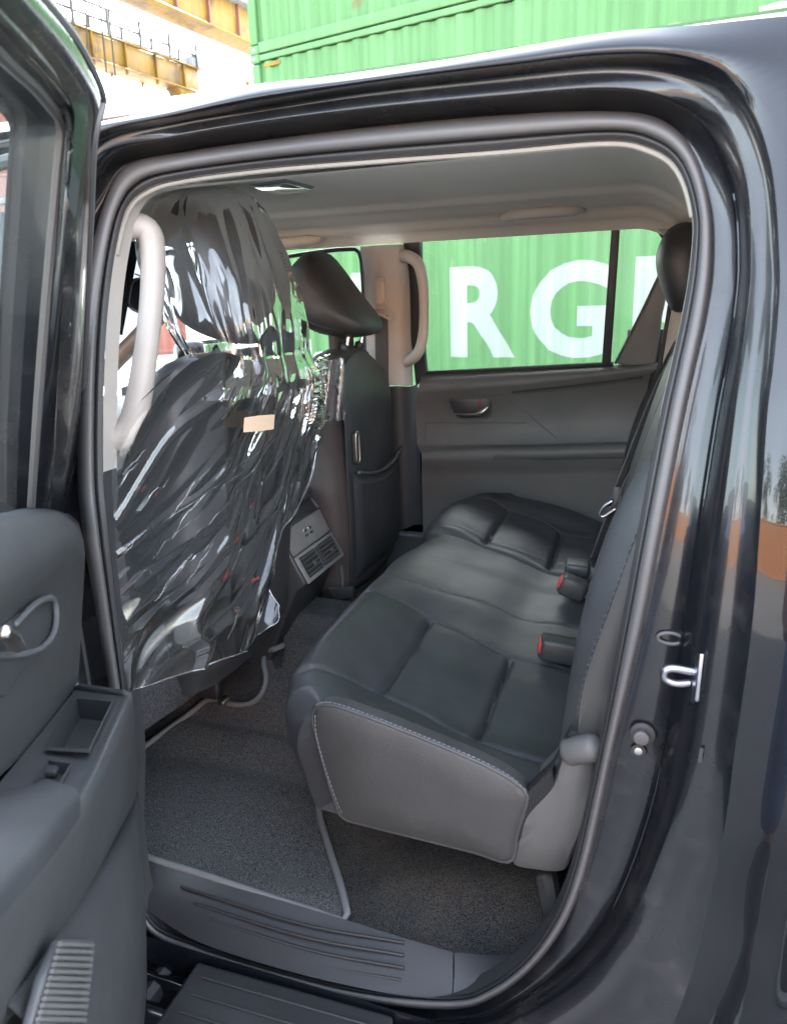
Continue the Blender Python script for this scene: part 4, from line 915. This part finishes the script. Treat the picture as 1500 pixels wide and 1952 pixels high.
# ------------------------------------------------------------------ floor mat (lies loose on the carpet)
def mat_z(P): return floor_z(P.y)+.020 + .004*noise.noise(P*5)
def mt(px, py, dz=0): return hit(px, py, lambda P: -(P.z-mat_z(P)-dz))
MO = [(268,1629),(400,1672),(520,1712),(600,1738),(640,1752),(657,1755),(661,1742),(650,1690),(625,1610),(608,1550),(612,1515),(640,1470),(700,1400),(760,1330),(780,1280),(760,1230),(720,1190),(680,1182),(640,1182),(618,1181),(602,1183),(575,1203),(540,1230),(512,1243),(503,1262),(508,1290),(504,1312),(490,1334),(468,1343),(440,1342),(410,1333),(392,1336),(360,1362),(300,1405),(255,1440),(228,1465),(222,1530),(240,1600)]
mo = spline([mt(x, y) for x, y in MO], 220, True)
from mathutils.geometry import tessellate_polygon
bm = bmesh.new(); vv = [bm.verts.new(V((p.x, p.y, 0))) for p in mo]
for t_ in tessellate_polygon([[V((p.x, p.y, 0)) for p in mo]]):
    try: bm.faces.new([vv[i] for i in t_])
    except ValueError: pass
bmesh.ops.recalc_face_normals(bm, faces=bm.faces)
if sum(f.normal.z for f in bm.faces) < 0: bmesh.ops.reverse_faces(bm, faces=bm.faces)
for ax, lo, hi, st_ in ((0, -1.3, 0, .02), (1, 0, 1.1, .02)):
    c = lo
    while c < hi:
        co = V((0, 0, 0)); co[ax] = c; no = V((0, 0, 0)); no[ax] = 1
        bmesh.ops.bisect_plane(bm, geom=bm.verts[:]+bm.edges[:]+bm.faces[:], plane_co=co, plane_no=no); c += st_
for v in bm.verts: v.co.z = mat_z(v.co)
me = bpy.data.meshes.new('mat_pile'); bm.to_mesh(me); bm.free()
fm = empty('floor_mat', tuple(mo[0])); tag(fm, 'dark grey carpet floor mat with a pale bound edge in the rear footwell', 'floor mat')
pile = link('mat_pile', me, mat_carpet, fm); s = pile.modifiers.new('t', 'SOLIDIFY'); s.thickness = .008; s.offset = -1
pile.matrix_parent_inverse = Matrix.Translation(-mo[0])
bi = tube('bound_edge', mo, .0078, binding, fm, 8, closed=True); bi.matrix_parent_inverse = Matrix.Translation(-mo[0])

# ------------------------------------------------------------------ clear plastic cover on the near front seat
cov = empty('plastic_seat_cover', (-.8, .4, .6)); tag(cov, 'crinkled clear plastic cover pulled over the nearer front seat and its headrest', 'plastic cover')
INV = Matrix.Translation(V((.8, -.4, -.6)))
def seatX(y, z):
    xb = -.90+.015+.10*(z-1.1)*(1 if z > .5 else 1)+.075+.02
    return xb - .035*max(0, abs(y-.40)-.19)/.06*.6 - .09*smooth01(.72, .58, z)
def sx(px, py, off=0): return hit(px, py, lambda P: -(P.x-seatX(P.y, P.z)-off))
def ridge(p, a):
    """wrinkles that run from lower left up to the right, as the film is stretched"""
    t_ = p.y-.12; u = p.y+p.z*.6; v = (p.z-(.40*t_+2.0*t_*abs(t_)))*(.62 if p.y < .5 else .62)
    w_ = .05*noise.noise(V((u*3, v*5, 1.7)))
    n1 = noise.noise(V((u*1.5, (v+w_)*9, 4.1))); n2 = noise.noise(V((u*3.0, (v+w_)*30, 9.2))); n3 = noise.noise(V((u*9, v*17, 2.2)))
    n4 = noise.noise(V((u*2.2, (v+w_)*15, 7.3)))
    return .026*(1-abs(n1)*2.2)+.0075*(1-abs(n2)*2)*(.35+abs(n1)*1.8)+.010*max(0, 1-abs(n4)*9)+.005*n3
TOPc = spline([V((x, y, 0)) for x, y in ((296,722),(350,692),(420,672),(490,694),(545,700),(600,680),(652,663))], 140)
BOTc = spline([V((x, y, 0)) for x, y in ((236,1316),(330,1283),(400,1255),(450,1232),(490,1190),(505,1150))], 140)
LFT = spline([V((x, y, 0)) for x, y in ((296,722),(240,790),(205,880),(205,980),(215,1100),(228,1220),(236,1316))], 190)
RGT = spline([V((x, y, 0)) for x, y in ((652,663),(632,745),(600,800),(585,850),(572,910),(543,985),(506,1055),(505,1090),(505,1150))], 190)
rows = []
for j in range(190):
    v = j/189; row = []
    for i in range(140):
        u = i/139
        p = TOPc[i]*(1-v)+BOTc[i]*v+LFT[j]*(1-u)+RGT[j]*u-(TOPc[0]*(1-u)*(1-v)+TOPc[-1]*u*(1-v)+BOTc[0]*(1-u)*v+BOTc[-1]*u*v)
        q = sx(p.x, p.y)
        ang = .95-.55*v+.25*u
        k = .55+.6*smooth01(.55, 1, v)+.5*smooth01(.6, 1, u)
        q = q + V((1, -.15, 0))*ridge(q, ang)*k
        row.append(q)
    rows.append(row)
fb = loft('back_film', rows, film, cov); fb.matrix_parent_inverse = INV
def on_film(i, j): return V(fb.data.vertices[int(j)*140+int(i)].co)+V((.0012, 0, 0))
hem = [on_film(i, 189) for i in range(0, 140, 2)]+[on_film(139, j) for j in range(189, -1, -3)]
o = tube('film_hem', hem, .0011, film_edge, cov, 6); o.matrix_parent_inverse = INV
rc = random.Random(5)
for q in range(20):
    i0, j0 = rc.randint(2, 110), rc.randint(20, 187); sl = rc.uniform(.25, .7)+i0/139*1.2; Lc = rc.randint(12, 40); P = []
    for k in range(0, Lc, 2):
        i_, j_ = i0+k, j0-sl*k+2.0*noise.noise(V((q, k*.15, 0)))
        if 0 <= i_ < 139 and 1 < j_ < 189: P.append(on_film(i_, j_))
    if len(P) > 4: o = tube('film_crease', P, [(0, .0002), (.5, rc.uniform(.0004, .0008)), (1, .0002)], film_edge, cov, 5); o.matrix_parent_inverse = INV
# side flap of film standing off the seat towards the console
rows = []
for j in range(90):
    row = []
    for i in range(30):
        a = rows_a = fb.data.vertices[(int(j/89*180))*140+139].co
        t = i/29; p = V(a)+V((-.16*t, .015+.02*t, -.02*t)); p = p+V((.2, 1, 0))*ridge(V((0, p.x*2, p.z)), 1.0)*1.0*t
        row.append(p)
    rows.append(row)
o = loft('side_film', rows, film, cov); o.matrix_parent_inverse = INV
# bag over the headrest
rows = []
BAG = [(-.92,1.645,.03),(-.925,1.64,.10),(-.93,1.61,.2),(-.93,1.55,.268),(-.92,1.49,.292),(-.905,1.43,.305),(-.89,1.38,.315),(-.875,1.33,.30),(-.865,1.295,.31),(-.86,1.27,.36),(-.86,1.25,.40)]
BS = spline([V(b) for b in BAG], 90)
for j, b in enumerate(BS):
    row = []
    v = j/89
    for i in range(110):
        a = 2*math.pi*i/110; c_, s_ = math.cos(a), math.sin(a)
        dy = b.z/2*math.copysign(abs(s_)**.8, s_)*.98; dx = (.055+.055*math.sin(math.pi*min(1, v*1.25)))*math.copysign(abs(c_)**.8, c_)
        lean = .10*smooth01(0, .75, v) if c_ > 0 else .02
        p = V((b.x+.02+dx+lean*.65, .40+dy, b.y))
        n = noise.noise(V((a*2.6, v*2.2, 5)))*.5+.5*noise.noise(V((math.cos(a)*5, math.sin(a)*5, v*3)))
        w_ = (1-abs(noise.noise(V((math.cos(a)*6+v*1.2, math.sin(a)*6, v*1.3+3))))*2.4)
        w2 = (1-abs(noise.noise(V((math.cos(a)*15, math.sin(a)*15+v*3, v*3+8))))*2)
        d = V((c_, s_, 0)); p += d*(.010*w_+.004*w2+.004*n)*min(1, v*5+.2)
        row.append(p)
    rows.append(row)
o = loft('headrest_film', rows, film, cov, closed=True); o.matrix_parent_inverse = INV
# loose torn corner of film by the far headrest
rows = []
for j in range(30):
    row = []
    for i in range(40):
        u, v = i/39, j/29; q = aty(lerp(560, 650, u)+20*v*(1-u), lerp(690+6*math.sin(u*5), 664+(140 if u > .5 else 90)*1.0, v) if True else 0, .60-.06*u)
        row.append(q+V((0, 1, 0))*ridge(V((0, q.x, q.z)), 1.1)*1.1)
    rows.append(row)
o = loft('loose_film', rows, film, cov); o.matrix_parent_inverse = INV
# taped paper tag
tagp = [sx(x, y, .045) for x, y in ((467,796),(495,792),(524,790),(522,818),(495,822),(465,824))]
o = prism('paper_tag', tagp, (-.001, 0, 0), paper, cov, .0); o.matrix_parent_inverse = INV
for pts in ([(540,650),(520,760),(500,870),(470,960)], [(488,905),(478,960),(440,1080),(425,1130)], [(300,760),(360,860),(330,960)]):
    pass
# ------------------------------------------------------------------ the open rear door
door = empty('rear_door', (0, 0, 0)); door.parent = truck
C0 = V((-.687, -.137, 0)); DD = V((.5, -.866, 0)); DN = V((.866, .5, 0))
H0 = V((-.985, -.105, 0))
def dl_(s, n, z): return V((H0.x+DD.x*s+DN.x*n, H0.y+DD.y*s+DN.y*n, z))
def dplane(px, py, n):              # pixel to the plane standing n inboard of the door skin
    d = ray(px, py); t = ((H0+DN*n)-CAM).dot(DN)/d.dot(DN); return CAM+d*t
def lean(z): return max(0, z-1.1)*.36
def dl(px, py, n): return hit(px, py, lambda P: -((P-H0).dot(DN)-n-lean(P.z)), .2, 3)
# window frame: outer edge, faces, inner edge  (upright, corner, top rail)
OUT = [(150,985),(158,800),(166,600),(172,400),(176,260),(192,196),(194,180),(172,128),(140,70),(110,30),(70,-15),(20,-75),(-60,-180)]
MID = [(118,985),(130,800),(138,600),(148,400),(160,260),(168,205),(166,180),(146,140),(115,92),(85,55),(45,10),(0,-45),(-80,-150)]
MI2 = [(96,985),(106,800),(118,600),(130,400),(140,270),(143,220),(138,198),(118,160),(90,125),(55,85),(15,42),(-25,-5),(-95,-110)]
INN = [(55,985),(68,800),(84,600),(103,400),(114,290),(118,250),(112,225),(92,200),(62,165),(25,132),(-10,98),(-60,45),(-130,-60)]
F0 = [dl(x, y, .035) for x, y in OUT]; F1 = [dl(x, y, .068) for x, y in MID]; F2 = [dl(x, y, .072) for x, y in MI2]; F3 = [dl(x, y, .050) for x, y in INN]
def sp(P, n=90): return spline(P, n)
bk = [sp([p-DN*.05 for p in F]) for F in (F3, F0)]
f0, f1, f2, f3 = sp(F0), sp(F1), sp(F2), sp(F3)
def mixr(a, b, t, n=0): return [p.lerp(q, t)+DN*n for p, q in zip(a, b)]
loft('window_frame', [bk[1], f0, mixr(f0, f1, .5, .006), f1, mixr(f1, f2, .3, -.010), mixr(f1, f2, .6, -.010), f2, mixr(f2, f3, .5, .002), f3, bk[0]], jamb, door)
tube('frame_seal', mixr(f0, f1, .28, .004), .006, rubber, door, 8); tube('glass_run', mixr(f2, f3, .92, .0), .006, rubber, door, 8)
G = [dl(x, y, .03) for x, y in ((70,990),(84,800),(98,600),(116,400),(128,290),(130,250),(120,225),(95,195),(30,130),(-60,30),(-130,-80),(-420,-200),(-500,500),(-420,1000))]
mesh('door_glass', G, [tuple(range(len(G)))], glass_door, door, smooth=False)
# trim panel: rows from belt shelf down; each row runs from the hinge edge towards the rear of the door
def drow(pts): return spline([dplane(x, y, n) for x, y, n in pts], 40)
def drow3(pts): return spline([dl_(s, n, z) for s, n, z in pts], 40)
R = [
 [(148,978,.05),(60,966,.05),(0,980,.045),(-200,1010,.045)],
 [(152,1000,.085),(100,972,.09),(0,978,.085),(-200,1000,.08)],
 [(160,1030,.11),(122,985,.125),(0,1000,.125),(-200,1040,.12)],
 [(163,1056,.115),(130,1050,.14),(0,1120,.14),(-200,1250,.14)],
 [(162,1085,.095),(120,1085,.105),(0,1165,.105),(-200,1310,.105)],
 [(158,1150,.09),(120,1200,.095),(0,1290,.095),(-200,1450,.095)],
 [(154,1230,.085),(110,1300,.09),(0,1400,.09),(-200,1560,.09)],
 [(150,1300,.08),(80,1400,.085),(0,1480,.085),(-200,1640,.085)],
]
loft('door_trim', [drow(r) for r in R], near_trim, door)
# arm rest block with switch panel
AR_top_in = [(148,1310,.085),(60,1420,.09),(-40,1540,.09),(-200,1740,.09)]
AR_top_out = [(252,1322,.185),(222,1390,.19),(150,1540,.195),(20,1700,.205),(-150,1900,.21)]
AR_side_lo = [(255,1340,.188),(232,1410,.192),(160,1560,.197),(30,1730,.207),(-150,1930,.212)]
AR_bot = [(262,1430,.165),(238,1520,.17),(175,1640,.175),(60,1800,.18),(-120,2010,.185)]
AR_bot2 = [(268,1480,.14),(245,1580,.145),(180,1700,.15),(75,1870,.155),(-100,2080,.16)]
rr = [spline([dplane(x, y, n) for x, y, n in r], 150) for r in (AR_top_in, AR_top_out, AR_side_lo, AR_bot, AR_bot2)]
TRAY = ((146,1330),(216,1336),(170,1431),(88,1427)); SWP = ((93,1450),(137,1455),(114,1494),(62,1491))
def inside(x, y, poly):
    c = False; n = len(poly)
    for i in range(n):
        (x1, y1), (x2, y2) = poly[i], poly[(i+1) % n]
        if (y1 > y) != (y2 > y) and x < (x2-x1)*(y-y1)/(y2-y1)+x1: c = not c
    return c
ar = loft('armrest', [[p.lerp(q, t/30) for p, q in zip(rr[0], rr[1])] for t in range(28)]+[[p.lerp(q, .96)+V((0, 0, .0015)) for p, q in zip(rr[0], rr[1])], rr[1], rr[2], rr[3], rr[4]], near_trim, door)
bm = bmesh.new(); bm.from_mesh(ar.data)
kill = [f for f in bm.faces if any(inside(*proj(f.calc_center_median()), P_) for P_ in (TRAY, SWP))]
bmesh.ops.delete(bm, geom=kill, context='FACES'); bm.to_mesh(ar.data); bm.free()
# front end cap of arm rest
prism('armrest_end', [dplane(148,1308,.085), dplane(160,1302,.10), dplane(245,1314,.18), dplane(255,1326,.188), dplane(262,1430,.165), dplane(268,1480,.14), dplane(200,1480,.07), dplane(160,1400,.06)], -DN*.01+DD*.004, near_trim, door, .004)
# tray recess and switch on the arm rest top
def onarm(px, py, lift=0.0):
    a, b, c = dplane(148,1310,.085), dplane(252,1322,.185), dplane(-40,1540,.09); n = (b-a).cross(c-a).normalized()
    if n.z < 0: n = -n
    d = ray(px, py); t = ((a+n*lift)-CAM).dot(n)/d.dot(n); return CAM+d*t
def recess(nm, poly, depth, mat, par):
    T = [onarm(x, y, .0035) for x, y in poly]; cc = sum(T, V())/len(T); T = [cc+(p-cc)*1.06 for p in T]
    bm = bmesh.new(); o = [bm.verts.new(p) for p in T]; i1 = [bm.verts.new(cc+(p-cc)*.9+V((0, 0, .0005))) for p in T]; i2 = [bm.verts.new(cc+(p-cc)*.82-V((0, 0, depth))) for p in T]; n = len(T)
    for k in range(n):
        q = (k+1) % n; bm.faces.new((o[k], o[q], i1[q], i1[k])); bm.faces.new((i1[k], i1[q], i2[q], i2[k]))
    bm.faces.new(i2); me = bpy.data.meshes.new(nm); bm.to_mesh(me); bm.free(); return link(nm, me, mat, par, False)
tray = recess('tray', TRAY, .030, plastic_d, door); swr = recess('switch_recess', SWP, .014, plastic_d, door)
sw = swr
prism('window_switch', [onarm(x, y, -.010) for x, y in ((98,1458),(124,1460),(108,1486),(80,1485))], (0, 0, .010), plastic_d, sw, .003)
# padded elbow rest further back on the arm rest
pad = [drow([(x, y, n) for x, y, n in r]) for r in ([(40,1508,.10),(0,1516,.10),(-120,1560,.10)], [(95,1508,.15),(20,1560,.155),(-100,1650,.16)], [(152,1530,.205),(70,1640,.21),(-60,1790,.215)], [(158,1548,.207),(78,1665,.212),(-55,1820,.217)], [(156,1565,.195),(76,1690,.20),(-55,1850,.205)])]
loft('elbow_pad', [[p+V((0, 0, .004 if i in (0, 4) else .016)) for p in r] for i, r in enumerate(pad)], leather, door)
# lower door: map pocket and speaker grille
LW = [
 [(258,1450,.10),(225,1560,.10),(100,1720,.10),(-100,1960,.10)],
 [(262,1505,.135),(238,1560,.15),(150,1700,.155),(0,1900,.16)],
 [(268,1530,.150),(250,1580,.175),(190,1720,.18),(60,1960,.185)],
 [(274,1620,.150),(262,1680,.18),(225,1800,.185),(140,2050,.19)],
 [(279,1750,.145),(270,1800,.175),(235,1900,.18),(160,2100,.185)],
 [(281,1860,.13),(272,1900,.155),(240,1980,.16),(170,2150,.165)],
 [(280,1960,.10),(272,2000,.12),(240,2080,.13),(170,2220,.13)],
]
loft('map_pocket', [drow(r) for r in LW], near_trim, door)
LB = [[(250,1440,.06),(200,1500,.06),(100,1640,.06),(-100,1860,.06)], [(262,1600,.06),(230,1700,.06),(120,1860,.06),(-50,2100,.06)], [(275,1960,.06),(240,2050,.06),(160,2200,.06),(0,2350,.06)]]
loft('lower_panel', [drow(r) for r in LB], near_trim, door)
gb = [dplane(x, y, .19) for x, y in ((118,1790),(182,1790),(178,1860),(160,1960),(62,1960),(88,1860))]
gr = prism('speaker_grille', gb, -DN*.01, plastic, door, .003)
for q in range(13):
    y = 1800+q*13; xl = lerp(114, 66, q/13); xr = lerp(178, 160, q/13)
    tube('grille_bar', [dplane(xl, y, .193), dplane(xr, y+2, .193)], .0022, trim_dark, gr, 6)
# inner pull cup and lever
cup = spline([dplane(x, y, n) for x, y, n in ((30,1190,.11),(70,1150,.115),(100,1140,.115),(108,1165,.115),(104,1205,.115),(80,1235,.11),(40,1248,.11),(0,1250,.11),(-60,1260,.11))], 40)
tube('pull_cup_rim', cup, .004, plastic, door, 8)
prism('pull_cup', [dplane(x, y, .108) for x, y in ((-80,1300),(-60,1240),(20,1185),(70,1148),(104,1144),(104,1205),(78,1238),(10,1330))], -DN*.01, plastic_d, door, .003)
tube('inner_lever', [dplane(8,1205,.14), dplane(24,1215,.135), dplane(34,1232,.125)], .008, satin, door, 8)
ln_ = [dplane(x, y, .112) for x, y in ((162,1090),(150,1170),(140,1200),(146,1300))]
# painted door shell: hinge edge face and outer skin
SK = [[dl_(s, lean(z)*.6 if z > 1.1 else 0, z) for s in (-.0, .3, .7, 1.0)] for z in (1.14, 1.0, .8, .6, .4, .25)]
loft('door_skin', SK, paint, door)
ED = [[dl_(-.0, n, z) for n in (0, .02, .045, .07)] for z in (1.14, 1.0, .8, .6, .4, .25)]
loft('hinge_edge', ED, jamb, door)
pl = [dplane(x, y, .055) for x, y in ((146,1190),(168,1195),(192,1255),(200,1312),(150,1308))]
prism('edge_plate', pl, -DN*.01, beige_d if False else plastic_g, door, .002)
for z in (.95, .45): 
    b = box('door_hinge', (-1.01, -.055, z), (.05, .07, .075), jamb, door, .006)
tube('door_check_strap', [V((-.985, -.01, .72)), V((-.93, -.14, .72))], .012, rubber_d, door, 8)

# ------------------------------------------------------------------ the person by the truck, mirrored in the black paint
def person():
    root = empty('person', (.19, -1.14, 0)); root.rotation_euler = (0, 0, math.radians(0)); tag(root, 'person in blue jeans and black shoes standing by the truck, mirrored in its paint', 'person')
    def skinmesh(name, pts, edges, rad, mat, lv=2, rootv=0, par=root):
        me = bpy.data.meshes.new(name); me.from_pydata(pts, edges, []); o = bpy.data.objects.new(name, me); COL.objects.link(o); o.parent = par
        md = o.modifiers.new('skin', 'SKIN'); md.use_smooth_shade = True
        for i, r in enumerate(rad):
            sv = me.skin_vertices[0].data[i]; sv.radius = (r, r) if not isinstance(r, tuple) else r; sv.use_root = (i == rootv)
        ss = o.modifiers.new('sub', 'SUBSURF'); ss.levels = ss.render_levels = lv
        dg = bpy.context.evaluated_depsgraph_get(); m2 = bpy.data.meshes.new_from_object(o.evaluated_get(dg)); o.modifiers.clear(); o.data = m2
        m2.materials.clear(); m2.materials.append(mat); m2.shade_smooth(); return o
    P = [(0, 0, .93), (0, -.01, 1.12), (0, -.01, 1.30), (0, 0, 1.44), (0, .01, 1.52), (0, .03, 1.60), (0, .035, 1.70)]; E = [(i, i+1) for i in range(6)]
    Rr = [(.15, .11), (.13, .10), (.16, .11), (.11, .08), (.052, .052), (.075, .085), (.07, .085)]
    for s in (-1, 1):
        b = len(P)
        P += [(s*.17, 0, 1.40), (s*.20, -.02, 1.12), (s*.205, .02, .88), (s*.20, .03, .81)]; Rr += [.06, .043, .032, (.018, .036)]
        E += [(3, b), (b, b+1), (b+1, b+2), (b+2, b+3)]
        for q in range(4):
            f = len(P); yy = .062-.021*q; P += [(s*.20, yy, .765), (s*.197, yy*1.03, .725+.004*abs(q-1)), (s*.188, yy, .70+.005*abs(q-1))]; Rr += [.010, .009, .008]; E += [(b+3, f), (f, f+1), (f+1, f+2)]
        f = len(P); P += [(s*.19, .075, .79), (s*.185, .085, .755)]; Rr += [.012, .010]; E += [(b+3, f), (f, f+1)]
        b = len(P); P += [(s*.10, 0, .86), (s*.11, .01, .48), (s*.12, -.01, .10), (s*.125, .12, .05)]; Rr += [.09, .062, .042, .035]; E += [(0, b), (b, b+1), (b+1, b+2), (b+2, b+3)]
    skinmesh('body', P, E, Rr, skin)
    for s in (-1, 1):
        lx = .0; fy = .16 if s < 0 else -.02
        skinmesh('trouser_leg', [(s*.085, 0, .98), (s*.105, .01, .80), (s*.11, fy*.5+.02, .48), (s*.12, fy-.01, .13)], [(0, 1), (1, 2), (2, 3)], [(.115, .12), .095, .072, .070], denim)
        sh = skinmesh('shoe', [(s*.12, fy-.04, .075), (s*.122, fy+.03, .055), (s*.128, fy+.13, .042), (s*.13, fy+.19, .036)], [(0, 1), (1, 2), (2, 3)], [(.045, .05), (.048, .045), (.052, .034), (.042, .028)], shoe_m)
        so = spline([V((s*.125+dx, fy+dy, .004)) for dx, dy in ((-.04,-.08),(-.045,.0),(-.055,.12),(-.035,.22),(.03,.225),(.055,.13),(.045,.0),(.04,-.08))], 30, True)
        prism('sole', so, (0, 0, .022), sole_m, sh, .004)
    skinmesh('shirt', [(0, 0, .92), (0, -.01, 1.12), (0, -.01, 1.32), (0, 0, 1.45), (-.165, 0, 1.40), (-.195, -.01, 1.20), (.165, 0, 1.40), (.195, -.01, 1.20)], [(0, 1), (1, 2), (2, 3), (3, 4), (4, 5), (3, 6), (6, 7)], [(.175, .13), (.16, .125), (.185, .13), (.10, .09), .08, .07, .08, .07], shirt_m)
    hd = [V((.078*math.cos(a)*math.sin(b), .0+.095*math.sin(a)*math.sin(b), 1.70+.10*math.cos(b))) for b in [.05+1.45*j/10 for j in range(11)] for a in [2*math.pi*i/20 for i in range(20)]]
    mesh('hair', hd, grid_faces(20, 11, True), hair_m, root)
    for s in (-1, 1): tube('eye', [V((s*.03, .118, 1.67)), V((s*.03, .121, 1.67))], .009, hair_m, root, 8)
    tube('nose', [V((0, .112, 1.675)), V((0, .135, 1.645))], [(0, .007), (1, .012)], skin, root, 8); tube('mouth', [V((-.02, .117, 1.612)), V((.02, .117, 1.612))], .004, red, root, 6)
    return root
person()
print('TRIS', sum(len(p.vertices)-2 for o in SC.objects if o.type == 'MESH' for p in o.data.polygons))
